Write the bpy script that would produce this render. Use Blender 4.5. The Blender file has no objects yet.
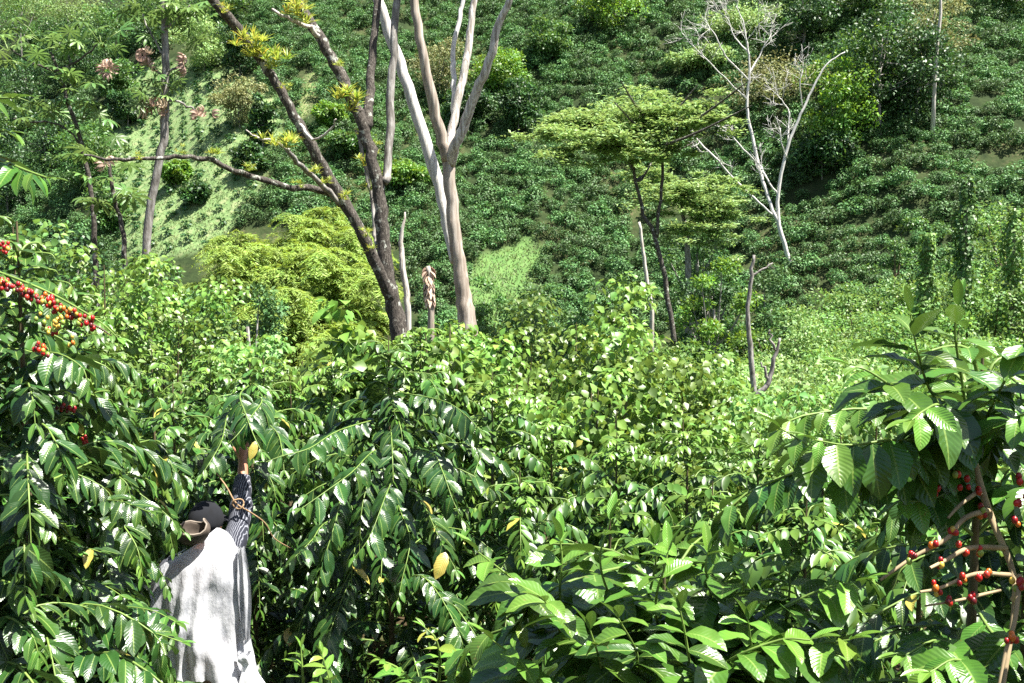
import bpy, math, numpy as np
from mathutils import Vector, Matrix, noise as mnoise

# ------------------------------------------------------------------ camera, sky, sun, exposure
SC = bpy.context.scene
COL = SC.collection
PITCH = math.radians(-5.0)
LENS = 35.0
FPX = 1024 * LENS / 36.0
cam_d = bpy.data.cameras.new("camera"); cam = bpy.data.objects.new("camera", cam_d); COL.objects.link(cam)
cam_d.lens = LENS; cam_d.sensor_width = 36.0; cam_d.clip_start = 0.05; cam_d.clip_end = 3000
cam.rotation_euler = (math.radians(90) + PITCH, 0, 0); cam.location = (0, 0, 0)
SC.camera = cam

SUN_DIR = Vector((0.38, -0.15, 0.90)).normalized()          # towards the sun
el = math.asin(SUN_DIR.z); az = math.atan2(SUN_DIR.x, SUN_DIR.y)
w = bpy.data.worlds.new("World"); SC.world = w; w.use_nodes = True
wn = w.node_tree.nodes; wl = w.node_tree.links
for n in list(wn): wn.remove(n)
sky = wn.new("ShaderNodeTexSky"); sky.sky_type = 'NISHITA'; sky.sun_disc = False
sky.sun_elevation = el; sky.sun_rotation = az; sky.dust_density = 1.5
bg = wn.new("ShaderNodeBackground"); bg.inputs[1].default_value = 0.055
wo = wn.new("ShaderNodeOutputWorld"); wl.new(sky.outputs[0], bg.inputs[0]); wl.new(bg.outputs[0], wo.inputs[0])
sd = bpy.data.lights.new("sun", 'SUN'); sd.energy = 5.0; sd.angle = math.radians(0.5); sd.color = (1.0, 0.955, 0.88)
sun = bpy.data.objects.new("sun", sd); COL.objects.link(sun)
sun.rotation_euler = (-SUN_DIR).to_track_quat('-Z', 'Y').to_euler()
SC.view_settings.view_transform = 'Standard'; SC.view_settings.look = 'None'
SC.view_settings.exposure = 1.8; SC.view_settings.gamma = 1.0
SC.render.engine = 'CYCLES'
try:
    SC.cycles.use_denoising = False
    SC.cycles.max_bounces = 6; SC.cycles.diffuse_bounces = 2; SC.cycles.glossy_bounces = 2
    SC.cycles.transmission_bounces = 4; SC.cycles.transparent_max_bounces = 6; SC.cycles.volume_bounces = 0
except Exception: pass

# ------------------------------------------------------------------ geometry helpers
RNG = np.random.default_rng(7)
sp, cp = math.sin(PITCH), math.cos(PITCH)
def at(px, py, Y):
    xc = (px - 512) / FPX; yc = (341.5 - py) / FPX
    d = np.array([xc, cp - sp * yc, sp + cp * yc]); return d * (Y / d[1])
def proj(P):
    P = np.asarray(P, float)
    f = P[..., 1] * cp + P[..., 2] * sp; u = -P[..., 1] * sp + P[..., 2] * cp
    f = np.where(np.abs(f) < 1e-3, 1e-3, f)
    return 512 + FPX * P[..., 0] / f, 341.5 - FPX * u / f
def pxs(Y): return Y / FPX           # metres per pixel at distance Y

YC = np.array([-60, -10, 0, 2.5, 5, 9, 13, 25, 40, 52, 62, 72], float)
ZC = np.array([14, 1.0, -1.75, -2.35, -2.95, -3.6, -4.2, -6.4, -9.6, -11.6, -12.4, -12.6], float)
def hgt(x, y):
    x = np.asarray(x, float); y = np.asarray(y, float)
    y0 = 76 - 0.10 * x + 4.0 * np.sin(x * 0.055 + 0.9) + np.where(x < -18, (-18 - x) * 0.55, 0)
    near = np.interp(y, YC, ZC)
    t = np.clip(y - y0, 0, 1e9)
    hill = -12.6 + 0.80 * (np.sqrt(t * t + 36) - 6) + 0 * x
    k = np.clip(t / 25, 0, 1)
    und = k * (2.6 * np.sin(x * 0.075 + y * 0.035 + 0.4) + 1.3 * np.sin(x * 0.17 - y * 0.06 + 1.7) + 0.5 * np.sin(x * 0.41 + y * 0.23))
    z = np.where(t > 0, hill, near) + und
    z = z + 0.12 * np.sin(x * 1.3 + 0.4) * np.sin(y * 0.9) + 0.05 * np.abs(x) * np.clip(1 - y / 30, 0, 1) * 0.3
    return np.where(z > 150, 150 + (z - 150) * 0.05, z)
def hit(px, py, t0=20):
    d = at(px, py, 1.0)
    ts = np.arange(t0, 420, 0.25)
    z = d[2] * ts; g = hgt(d[0] * ts, ts)
    i = np.argmax(z < g) if (z < g).any() else len(ts) - 1
    return np.array([d[0] * ts[i], ts[i], g[i]])
def ground_at(px, Y):
    x = (px - 512) / FPX * Y
    return np.array([x, Y, float(hgt(x, Y))])
def nrm(a): return a / np.maximum(np.linalg.norm(a, axis=-1, keepdims=True), 1e-9)

class Acc:
    def __init__(s): s.V = []; s.F = []; s.C = []; s.n = 0
    def add(s, V, F, C):
        V = np.asarray(V, float).reshape(-1, 3); F = np.asarray(F, int).reshape(-1, 4)
        C = np.broadcast_to(np.asarray(C, float), (len(V), 4))
        s.V.append(V); s.F.append(F + s.n); s.C.append(C); s.n += len(V)
    def mesh(s, name, mat, origin=(0, 0, 0), smooth=True):
        me = bpy.data.meshes.new(name)
        if s.n:
            V = np.concatenate(s.V) - np.asarray(origin); F = np.concatenate(s.F); C = np.concatenate(s.C)
            me.vertices.add(len(V)); me.vertices.foreach_set("co", V.astype(np.float32).ravel())
            me.loops.add(F.size); me.loops.foreach_set("vertex_index", F.astype(np.int32).ravel())
            me.polygons.add(len(F)); me.polygons.foreach_set("loop_start", np.arange(0, F.size, 4, dtype=np.int32))
            me.polygons.foreach_set("use_smooth", np.full(len(F), smooth))
            me.update(calc_edges=True)
            a = me.attributes.new("tint", 'FLOAT_COLOR', 'POINT'); a.data.foreach_set("color", C.astype(np.float32).ravel())
        me.materials.append(mat)
        return me
    def obj(s, name, mat, parent=None, origin=(0, 0, 0), smooth=True):
        o = bpy.data.objects.new(name, s.mesh(name, mat, origin, smooth)); COL.objects.link(o)
        if parent is not None: o.parent = parent
        else: o.location = origin
        return o
def tag(o, label, cat, group=None, kind=None):
    o['label'] = label; o['category'] = cat
    if group: o['group'] = group
    if kind: o['kind'] = kind
    return o
def thing(name, label, cat, loc, group=None):
    o = bpy.data.objects.new(name, None); COL.objects.link(o); o.location = loc; o.empty_display_size = 0.2
    return tag(o, label, cat, group)
def dup(o, loc, label=None, rz=0.0, s=1.0, group=None):
    c = o.copy(); COL.objects.link(c); c.location = loc; c.rotation_euler = (0, 0, rz)
    c.scale = (s, s, s) if np.isscalar(s) else s
    if label: c['label'] = label
    if group: c['group'] = group
    for ch in list(o.children):
        d = ch.copy(); COL.objects.link(d); d.parent = c
        for g in list(ch.children):
            e = g.copy(); COL.objects.link(e); e.parent = d
    return c

def leaves(acc, P, D, N, L, W, curl, age, rng, nu=4, nv=2, fold=0.18, rip=0.0, a=0.62, b=0.72, rnd=None):
    """curved leaf blades; tint = (age, random, u, v)"""
    n = len(P)
    if n == 0: return
    D = nrm(D); S = nrm(np.cross(D, N)); N = nrm(np.cross(S, D))
    L = np.broadcast_to(L, n)[:, None, None]; W = np.broadcast_to(W, n)[:, None, None]
    curl = np.broadcast_to(curl, n)[:, None, None] + 1e-3
    age = np.broadcast_to(age, n)
    if rnd is None: rnd = rng.random(n)
    u = np.linspace(0, 1, nu + 1)[None, :, None]; v = np.linspace(-1, 1, nv + 1)[None, None, :]
    um = a / (a + b); pr = (np.maximum(u, 1e-6) ** a * np.maximum(1 - u, 0) ** b) / (um ** a * (1 - um) ** b)
    pr = np.maximum(pr, 0.03)
    th = curl * u
    x = L * np.sin(th) / curl; z = -L * (1 - np.cos(th)) / curl
    y = W * 0.5 * pr * v
    z = z + np.abs(v) * pr * W * fold
    if rip > 0:
        ph = rng.random((n, 1, 1)) * 6.28; rip = rip * rng.uniform(.2, 1.2, (n, 1, 1))
        z = z + rip * W * v * v * pr * np.sin(u * 15 + ph + np.sign(v) * 1.7)
        y = y * (1 + 0.07 * np.sin(u * 15 + ph + 1.0)); z = z + y * u * (rng.random((n, 1, 1)) - .5) * 1.1
    V = P[:, None, None, :] + D[:, None, None, :] * x[..., None] + S[:, None, None, :] * y[..., None] + N[:, None, None, :] * z[..., None]
    k = (nu + 1) * (nv + 1)
    i, j = np.meshgrid(np.arange(nu), np.arange(nv), indexing='ij')
    q = np.stack([i * (nv + 1) + j, i * (nv + 1) + j + 1, (i + 1) * (nv + 1) + j + 1, (i + 1) * (nv + 1) + j], -1).reshape(-1, 4)
    F = (np.arange(n)[:, None, None] * k + q[None]).reshape(-1, 4)
    C = np.zeros((n, nu + 1, nv + 1, 4)); C[..., 0] = age[:, None, None]; C[..., 1] = rnd[:, None, None]
    C[..., 2] = u; C[..., 3] = v * 0.5 + 0.5
    acc.add(V.reshape(-1, 3), F, C.reshape(-1, 4))
def leaf4(acc, P, D, N, L, W, age, rng, fold=0.15, rnd=None):
    n = len(P)
    if n == 0: return
    D = nrm(D); S = nrm(np.cross(D, N)); N = nrm(np.cross(S, D))
    L = np.broadcast_to(L, n)[:, None]; W = np.broadcast_to(W, n)[:, None]
    if rnd is None: rnd = rng.random(n)
    mid = P + D * L * 0.45 + N * W * fold
    V = np.stack([P, mid + S * W * .5, P + D * L, mid - S * W * .5], 1)
    C = np.zeros((n, 4, 4)); C[..., 0] = np.broadcast_to(age, n)[:, None]; C[..., 1] = rnd[:, None]
    C[:, :, 2] = [0, .45, 1, .45]; C[:, :, 3] = [.5, 1, .5, 0]
    acc.add(V.reshape(-1, 3), np.arange(4 * n).reshape(n, 4), C.reshape(-1, 4))
def smooth(P, R, k=4):
    """Catmull-Rom through points"""
    P = np.asarray(P, float); R = np.asarray(R, float)
    if len(P) < 3:
        t = np.linspace(0, 1, k + 1)[:, None]
        return P[0] * (1 - t) + P[-1] * t, (R[0] * (1 - t) + R[-1] * t)[:, 0]
    Q = np.vstack([2 * P[0] - P[1], P, 2 * P[-1] - P[-2]])
    op = []; orr = []
    for i in range(1, len(Q) - 2):
        for s in range(k):
            t = s / k
            op.append(0.5 * (2 * Q[i] + (Q[i + 1] - Q[i - 1]) * t + (2 * Q[i - 1] - 5 * Q[i] + 4 * Q[i + 1] - Q[i + 2]) * t * t + (3 * Q[i] - Q[i - 1] - 3 * Q[i + 1] + Q[i + 2]) * t ** 3))
            orr.append(R[i - 1] * (1 - t) + R[i] * t)
    op.append(P[-1]); orr.append(R[-1])
    return np.array(op), np.array(orr)
def tube(acc, P, R, k=7, tint=(0, .5, 0, 0), rng=None, lump=0.0):
    P = np.asarray(P, float); R = np.asarray(R, float); n = len(P)
    T = nrm(np.gradient(P, axis=0)); ref = np.array([0.3, 1.0, 0.2]) if abs(T[0][1]) < .9 else np.array([1., 0, 0])
    A = np.zeros((n, 3)); A[0] = nrm(np.cross(T[0], ref))
    for i in range(1, n): A[i] = nrm(A[i - 1] - T[i] * np.dot(A[i - 1], T[i]))
    B = np.cross(T, A)
    an = np.linspace(0, 2 * math.pi, k, endpoint=False)
    rr = R[:, None] * np.ones(k)
    if lump > 0 and rng is not None: rr = rr * (1 + lump * (rng.random((n, k)) - .5))
    V = P[:, None] + A[:, None] * (np.cos(an)[None, :, None] * rr[..., None]) + B[:, None] * (np.sin(an)[None, :, None] * rr[..., None])
    V = V.reshape(-1, 3)
    i, j = np.meshgrid(np.arange(n - 1), np.arange(k), indexing='ij')
    F = np.stack([i * k + j, i * k + (j + 1) % k, (i + 1) * k + (j + 1) % k, (i + 1) * k + j], -1).reshape(-1, 4)
    V = np.vstack([V, P[0], P[-1]]); e = n * k
    caps = []
    for jj in range(0, k, 2):
        caps.append([e, (jj + 1) % k, jj, (jj - 1) % k] if k % 2 == 0 else [e, (jj + 1) % k, jj, jj])
        o = (n - 1) * k
        caps.append([e + 1, o + (jj - 1) % k, o + jj, o + (jj + 1) % k] if k % 2 == 0 else [e + 1, o + jj, o + (jj + 1) % k, e + 1])
    if k % 2 == 0: F = np.vstack([F, np.array(caps)])
    acc.add(V, F, tint)
def sphere(acc, c, r, tint, nu=6, nv=8):
    r = np.broadcast_to(r, 3)
    u = np.linspace(0.02, math.pi - 0.02, nu + 1); v = np.linspace(0, 2 * math.pi, nv, endpoint=False)
    V = np.stack([np.outer(np.sin(u), np.cos(v)), np.outer(np.sin(u), np.sin(v)), np.outer(np.cos(u), np.ones(nv))], -1) * r + c
    i, j = np.meshgrid(np.arange(nu), np.arange(nv), indexing='ij')
    F = np.stack([i * nv + j, (i + 1) * nv + j, (i + 1) * nv + (j + 1) % nv, i * nv + (j + 1) % nv], -1).reshape(-1, 4)
    acc.add(V.reshape(-1, 3), F, tint)

# ------------------------------------------------------------------ materials
def newmat(name):
    m = bpy.data.materials.new(name); m.use_nodes = True
    nt = m.node_tree
    for n in list(nt.nodes): nt.nodes.remove(n)
    return m, nt, nt.nodes, nt.links
def mth(nt, op, a, b=None, clamp=False):
    n = nt.nodes.new("ShaderNodeMath"); n.operation = op; n.use_clamp = clamp
    for i, v in enumerate((a, b)):
        if v is None: continue
        if isinstance(v, (int, float)): n.inputs[i].default_value = v
        else: nt.links.new(v, n.inputs[i])
    return n.outputs[0]
def mixc(nt, f, a, b, mode='MIX'):
    n = nt.nodes.new("ShaderNodeMix"); n.data_type = 'RGBA'; n.blend_type = mode
    for sock, v in ((n.inputs[0], f), (n.inputs[6], a), (n.inputs[7], b)):
        if isinstance(v, (int, float)): sock.default_value = v
        elif isinstance(v, tuple): sock.default_value = (*v, 1)
        else: nt.links.new(v, sock)
    return n.outputs[2]
def ramp(nt, f, stops):
    r = nt.nodes.new("ShaderNodeValToRGB"); e = r.color_ramp.elements
    while len(e) < len(stops): e.new(0.5)
    for i, (p, c) in enumerate(stops): e[i].position = p; e[i].color = (*c, 1)
    nt.links.new(f, r.inputs[0]); return r.outputs[0]
def noise_n(nt, vec, scale, detail=3, rough=.55):
    n = nt.nodes.new("ShaderNodeTexNoise"); n.inputs['Scale'].default_value = scale
    n.inputs['Detail'].default_value = detail; n.inputs['Roughness'].default_value = rough
    if vec is not None: nt.links.new(vec, n.inputs['Vector'])
    return n.outputs['Fac']
def leaf_mat(name, old, young, rough=0.35, trans=0.25, veins=False, spec=0.5, yellow=(0.5, 0.42, 0.06), under=None, gloss=1.0):
    m, nt, N, Lk = newmat(name)
    at_ = N.new("ShaderNodeAttribute"); at_.attribute_name = "tint"; at_.attribute_type = 'GEOMETRY'
    s = N.new("ShaderNodeSeparateColor"); Lk.new(at_.outputs['Color'], s.inputs[0])
    age, rnd, u = s.outputs[0], s.outputs[1], s.outputs[2]; v = at_.outputs['Alpha']
    base = mixc(nt, mth(nt, 'MULTIPLY', age, 1.0, True), old, young)
    yel = mth(nt, 'SUBTRACT', age, 1.0); yel = mth(nt, 'MULTIPLY', yel, 1.0, True)
    base = mixc(nt, yel, base, yellow)
    val = mth(nt, 'MULTIPLY_ADD', rnd, 0.7); val.node.inputs[2].default_value = 0.65
    cb = N.new("ShaderNodeHueSaturation"); Lk.new(base, cb.inputs['Color']); Lk.new(val, cb.inputs['Value']); cb.inputs['Saturation'].default_value = .94
    hue = mth(nt, 'MULTIPLY_ADD', rnd, 0.03); hue.node.inputs[2].default_value = 0.475; Lk.new(hue, cb.inputs['Hue'])
    col = cb.outputs[0]
    b = N.new("ShaderNodeBsdfPrincipled"); b.inputs['Roughness'].default_value = rough
    b.inputs['Specular IOR Level'].default_value = spec
    if veins:
        va = mth(nt, 'ABSOLUTE', mth(nt, 'MULTIPLY', mth(nt, 'SUBTRACT', v, 0.5), 2.0))
        rib = mth(nt, 'LESS_THAN', va, 0.07)
        ph = mth(nt, 'SUBTRACT', mth(nt, 'MULTIPLY', u, 11.0), mth(nt, 'MULTIPLY', va, 2.3))
        fr = mth(nt, 'FRACT', ph); vv = mth(nt, 'ABSOLUTE', mth(nt, 'SUBTRACT', fr, 0.5))
        vein = mth(nt, 'LESS_THAN', vv, 0.045)
        col = mixc(nt, mth(nt, 'MULTIPLY', rib, 0.55), col, (0.24, 0.34, 0.08))
        col = mixc(nt, mth(nt, 'MULTIPLY', vein, 0.12), col, (0.16, 0.28, 0.06))
        bp = N.new("ShaderNodeBump"); bp.inputs['Strength'].default_value = 0.30; bp.inputs['Distance'].default_value = 0.004
        tcw = N.new('ShaderNodeTexCoord'); wob = noise_n(nt, tcw.outputs['Object'], 17, 1, .35)
        Lk.new(mth(nt, 'ADD', mth(nt, 'ADD', mth(nt, 'MULTIPLY', mth(nt, 'SINE', mth(nt, 'MULTIPLY', ph, 6.283)), .20), mth(nt, 'MULTIPLY', rib, -.6)), mth(nt, 'MULTIPLY', wob, 7.0)), bp.inputs['Height'])
        Lk.new(bp.outputs[0], b.inputs['Normal'])
        tc = N.new("ShaderNodeTexCoord")
        nz = noise_n(nt, tc.outputs['Object'], 38, 3)
        r2 = mth(nt, 'MULTIPLY_ADD', nz, 0.35); r2.node.inputs[2].default_value = rough - 0.17
        Lk.new(r2, b.inputs['Roughness'])
        spot = ramp(nt, noise_n(nt, tc.outputs['Object'], 60, 2), [(0.0, (0, 0, 0)), (0.70, (0, 0, 0)), (0.76, (1, 1, 1))])
        col = mixc(nt, mth(nt, 'MULTIPLY', spot, 0.5), col, (0.20, 0.15, 0.05))
    if under:
        ge = N.new("ShaderNodeNewGeometry"); col = mixc(nt, mth(nt, 'MULTIPLY', ge.outputs['Backfacing'], 0.7), col, under)
    Lk.new(col, b.inputs['Base Color'])
    t = N.new("ShaderNodeBsdfTranslucent")
    tcn = N.new("ShaderNodeHueSaturation"); tcn.inputs['Value'].default_value = 1.7; tcn.inputs['Hue'].default_value = 0.47; tcn.inputs['Saturation'].default_value = 1.1
    Lk.new(col, tcn.inputs['Color']); Lk.new(tcn.outputs[0], t.inputs[0])
    mx = N.new("ShaderNodeMixShader"); mx.inputs[0].default_value = trans
    Lk.new(b.outputs[0], mx.inputs[1]); Lk.new(t.outputs[0], mx.inputs[2])
    o = N.new("ShaderNodeOutputMaterial"); Lk.new(mx.outputs[0], o.inputs[0])
    return m
def bark_mat(name, stops, scale=(6, 6, 1.2), bump=.6, nscale=3.0, rough=.9, patch=None):
    m, nt, N, Lk = newmat(name)
    tc = N.new("ShaderNodeTexCoord"); mp = N.new("ShaderNodeMapping"); mp.inputs['Scale'].default_value = scale
    Lk.new(tc.outputs['Object'], mp.inputs[0])
    f = noise_n(nt, mp.outputs[0], nscale, 5, .65)
    c = ramp(nt, f, stops)
    if patch:
        g = noise_n(nt, tc.outputs['Object'], patch[1], 3, .6)
        c = mixc(nt, ramp(nt, g, [(0, (0, 0, 0)), (patch[2], (0, 0, 0)), (patch[2] + .06, (1, 1, 1))]), c, patch[0])
    b = N.new("ShaderNodeBsdfPrincipled"); b.inputs['Roughness'].default_value = rough; Lk.new(c, b.inputs['Base Color'])
    bp = N.new("ShaderNodeBump"); bp.inputs['Strength'].default_value = bump; bp.inputs['Distance'].default_value = .03
    Lk.new(f, bp.inputs['Height']); Lk.new(bp.outputs[0], b.inputs['Normal'])
    o = N.new("ShaderNodeOutputMaterial"); Lk.new(b.outputs[0], o.inputs[0]); return m
def plain_mat(name, col, rough=.6, var=.25, nscale=8, spec=.4):
    m, nt, N, Lk = newmat(name)
    tc = N.new("ShaderNodeTexCoord"); f = noise_n(nt, tc.outputs['Object'], nscale, 4)
    lo = tuple(c * (1 - var) for c in col); hi = tuple(min(1, c * (1 + var)) for c in col)
    b = N.new("ShaderNodeBsdfPrincipled"); b.inputs['Roughness'].default_value = rough; b.inputs['Specular IOR Level'].default_value = spec
    Lk.new(ramp(nt, f, [(.3, lo), (.7, hi)]), b.inputs['Base Color'])
    o = N.new("ShaderNodeOutputMaterial"); Lk.new(b.outputs[0], o.inputs[0]); return m
def tint_mat(name, rough=.25):
    """colour carried per vertex (ripe and unripe berries, moss)"""
    m, nt, N, Lk = newmat(name)
    a = N.new("ShaderNodeAttribute"); a.attribute_name = "tint"; a.attribute_type = 'GEOMETRY'
    tc = N.new("ShaderNodeTexCoord"); f = noise_n(nt, tc.outputs['Object'], 60, 2)
    c = mixc(nt, 0.35, a.outputs['Color'], ramp(nt, f, [(.3, (.4, .4, .4)), (.7, (1, 1, 1))]), 'MULTIPLY')
    b = N.new("ShaderNodeBsdfPrincipled"); b.inputs['Roughness'].default_value = rough; Lk.new(c, b.inputs['Base Color'])
    o = N.new("ShaderNodeOutputMaterial"); Lk.new(b.outputs[0], o.inputs[0]); return m

M = {}
M['coffee_near'] = leaf_mat('coffee_leaf_near', (.020, .080, .009), (.10, .25, .018), rough=.29, trans=.15, spec=.6, veins=True, under=(.06, .14, .035))
M['coffee_dark'] = leaf_mat('coffee_leaf_dark', (.011, .048, .009), (.06, .17, .015), rough=.31, trans=.12, spec=.55, veins=True, under=(.05, .11, .03))
M['coffee_mid'] = leaf_mat('coffee_leaf_mid', (.026, .095, .013), (.14, .29, .025), rough=.36, trans=.16, spec=.5, under=(.06, .14, .035))
M['coffee_far'] = leaf_mat('coffee_leaf_far', (.056, .152, .042), (.11, .25, .06), rough=.55, trans=.16, spec=.32)
M['heart'] = leaf_mat('heart_leaf', (.075, .19, .022), (.20, .35, .04), rough=.42, trans=.26, under=(.11, .19, .05))
M['vine'] = leaf_mat('vine_leaf', (.085, .22, .042), (.19, .34, .07), rough=.5, trans=.3)
M['tree_dark'] = leaf_mat('tree_leaf_dark', (.022, .078, .02), (.06, .16, .026), rough=.5, trans=.2)
M['tree_mid'] = leaf_mat('tree_leaf_mid', (.045, .135, .028), (.10, .23, .035), rough=.5, trans=.28)
M['tree_bright'] = leaf_mat('tree_leaf_bright', (.075, .21, .022), (.16, .33, .035), rough=.5, trans=.3)
M['tree_olive'] = leaf_mat('tree_leaf_olive', (.16, .29, .08), (.25, .39, .12), rough=.6, trans=.25)
M['tree_tan'] = leaf_mat('tree_leaf_tan', (.15, .18, .06), (.27, .29, .11), rough=.7, trans=.2)
M['bamboo'] = leaf_mat('bamboo_leaf', (.12, .245, .034), (.26, .40, .06), rough=.55, trans=.28)
M['cecropia'] = leaf_mat('cecropia_leaf', (.07, .17, .035), (.20, .32, .07), rough=.42, trans=.3, under=(.09, .18, .06))
M['dead_leaf'] = leaf_mat('dead_leaf', (.38, .28, .18), (.52, .40, .29), rough=.7, trans=.15)
M['brome'] = leaf_mat('bromeliad_leaf', (.12, .26, .03), (.36, .45, .08), rough=.4, trans=.3)
M['grass'] = leaf_mat('grass_blade', (.10, .19, .055), (.21, .29, .11), rough=.7, trans=.25)
M['bark_dark'] = bark_mat('bark_dark', [(.30, (.018, .014, .011)), (.52, (.06, .05, .04)), (.72, (.20, .18, .15))], (7, 7, 2.6), 1.0, nscale=5, patch=((.36, .37, .32), 7, .585))
M['bark_pale'] = bark_mat('bark_pale', [(.30, (.13, .095, .07)), (.45, (.38, .34, .29)), (.60, (.64, .61, .56))], (9, 9, .5), .7, rough=.8)
M['bark_brown'] = bark_mat('bark_brown', [(.30, (.13, .095, .07)), (.50, (.30, .25, .20)), (.70, (.50, .45, .39))], (5, 5, .35), .5, rough=.8)
M['bark_white'] = bark_mat('bark_white', [(.28, (.22, .20, .17)), (.42, (.46, .44, .40)), (.6, (.66, .65, .61))], (6, 6, .8), .4, nscale=4)
M['bark_grey'] = bark_mat('bark_grey', [(.30, (.07, .06, .05)), (.50, (.20, .185, .165)), (.70, (.42, .41, .38))], (4, 4, 1), .6)
M['twig'] = plain_mat('twig', (.10, .08, .04), .7, .4, 12)
M['twig_green'] = plain_mat('twig_green', (.14, .22, .045), .5, .3, 12)
M['twig_pale'] = plain_mat('twig_pale', (.30, .23, .13), .8, .4, 14)
M['cherry'] = tint_mat('coffee_cherry', .38)
# ------------------------------------------------------------------ the ground: one sheet to the horizon
def poly_mask(px, py, poly):
    inside = np.zeros(np.shape(px), bool); n = len(poly); j = n - 1
    for i in range(n):
        xi, yi = poly[i]; xj, yj = poly[j]
        c = ((yi > py) != (yj > py)) & (px < (xj - xi) * (py - yi) / ((yj - yi) if yj != yi else 1e-9) + xi)
        inside ^= c; j = i
    return inside
FIELD = [(96, 120), (150, 62), (215, 68), (276, 100), (286, 135), (258, 190), (215, 252), (120, 262), (104, 200)]
GLADE = [(455, 330), (470, 262), (520, 240), (548, 250), (530, 300), (500, 335)]
PATHS = [[(298, 122), (306, 84), (314, 70), (318, 74), (308, 124)]]
COFFEE = [(262, -60), (1260, -60), (1260, 330), (1000, 300), (930, 310), (880, 312), (815, 312), (700, 320), (640, 345), (420, 345), (395, 240), (300, 235), (225, 228), (262, 185), (285, 130), (262, 80), (210, 40), (200, -60)]
COFFEE_TL = [(-80, 40), (150, 10), (110, 110), (104, 200), (122, 275), (-80, 280)]
xs = np.concatenate([np.linspace(-600, -130, 24), np.arange(-126, 127, 1.4), np.linspace(130, 600, 24)])
ys = np.concatenate([np.linspace(-200, -12, 14), np.arange(-10, 60, 1.2), np.arange(60, 210, 1.4), np.linspace(214, 900, 40)])
X, Y_ = np.meshgrid(xs, ys, indexing='xy'); Z = hgt(X, Y_)
Vg = np.stack([X, Y_, Z], -1).reshape(-1, 3); nx, ny = len(xs), len(ys)
i, j = np.meshgrid(np.arange(ny - 1), np.arange(nx - 1), indexing='ij')
Fg = np.stack([i * nx + j, i * nx + j + 1, (i + 1) * nx + j + 1, (i + 1) * nx + j], -1).reshape(-1, 4)
gpx, gpy = proj(Vg); far = Vg[:, 1] > 55
cg = np.zeros((len(Vg), 4)); cg[:, 0] = far & poly_mask(gpx, gpy, FIELD); cg[:, 1] = far & poly_mask(gpx, gpy, GLADE)
cg[:, 2] = far
for p_ in PATHS: cg[:, 3] = np.maximum(cg[:, 3], far & poly_mask(gpx, gpy, p_))
m, nt, N, Lk = newmat('ground_cover')
tc = N.new("ShaderNodeTexCoord"); an_ = N.new("ShaderNodeAttribute"); an_.attribute_name = "tint"
sp_ = N.new("ShaderNodeSeparateColor"); Lk.new(an_.outputs['Color'], sp_.inputs[0])
n1 = noise_n(nt, tc.outputs['Object'], .13, 5, .6); n2 = noise_n(nt, tc.outputs['Object'], 1.1, 5, .65); n3 = noise_n(nt, tc.outputs['Object'], 3.5, 4, .7)
hillc = mixc(nt, ramp(nt, n1, [(.48, (0, 0, 0)), (.66, (1, 1, 1))]), ramp(nt, n2, [(.3, (.013, .024, .008)), (.7, (.032, .050, .016))]), ramp(nt, n3, [(.3, (.05, .05, .02)), (.5, (.05, .075, .024)), (.7, (.15, .11, .065))]))
fieldc = ramp(nt, n2, [(.28, (.10, .17, .06)), (.5, (.155, .235, .09)), (.72, (.26, .27, .14))])
gladec = ramp(nt, n2, [(.3, (.06, .13, .035)), (.7, (.12, .20, .06))])
nearc = ramp(nt, n3, [(.3, (.018, .014, .008)), (.5, (.05, .035, .018)), (.7, (.035, .055, .014))])
c = mixc(nt, sp_.outputs[2], nearc, hillc); c = mixc(nt, sp_.outputs[0], c, fieldc); c = mixc(nt, sp_.outputs[1], c, gladec); c = mixc(nt, an_.outputs['Alpha'], c, ramp(nt, n3, [(.35, (.10, .17, .05)), (.55, (.19, .22, .09)), (.68, (.30, .22, .15))]))
b = N.new("ShaderNodeBsdfPrincipled"); b.inputs['Roughness'].default_value = .95; b.inputs['Specular IOR Level'].default_value = .15; Lk.new(c, b.inputs['Base Color'])
bp = N.new("ShaderNodeBump"); bp.inputs['Strength'].default_value = .8; bp.inputs['Distance'].default_value = .25; Lk.new(n2, bp.inputs['Height']); Lk.new(bp.outputs[0], b.inputs['Normal'])
o = N.new("ShaderNodeOutputMaterial"); Lk.new(b.outputs[0], o.inputs[0])
A = Acc(); A.add(Vg, Fg, cg); ground = A.obj('ground', m); ground['kind'] = 'structure'

# ------------------------------------------------------------------ the far hillside: coffee shrubs in rows
def far_shrub(seed, n=460, r=.95, h=1.55, mat='coffee_far', L=.23, W=.13):
    g = np.random.default_rng(seed); A = Acc()
    nb = 15                                                    # boughs give the crown its lumps
    bd = nrm(g.normal(0, 1, (nb, 3)) + [0, 0, .25]); bc = bd * [r * .60, r * .60, h * .36] + [0, 0, h * .50]; br = r * g.uniform(.34, .52, nb)
    k = g.integers(0, nb, n); dd = nrm(g.normal(0, 1, (n, 3)) + bd[k] * .7); t = g.random(n) ** .35
    P = bc[k] + dd * (br[k] * t)[:, None]; P[:, 2] = np.maximum(P[:, 2], .05)
    cen = nrm(P - np.array([0, 0, h * .42])); D = dd * [.8, .8, .2] + g.normal(0, .4, (n, 3)) + [0, 0, -.35]; Nn = dd * .6 + cen * .6 + [0, 0, .35] + g.normal(0, .25, (n, 3))
    leaf4(A, P, D, Nn, L * (.8 + .5 * g.random(n)), W * (.8 + .4 * g.random(n)), (t > .8) * g.random(n) * (.4 + .2 * (seed % 4)), g, rnd=np.clip(.15 + .22 * (seed % 4) + g.normal(0, .2, n), 0, 1))
    return A, M[mat]
protos = [far_shrub(s) for s in (11, 12, 13, 14)]
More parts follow.
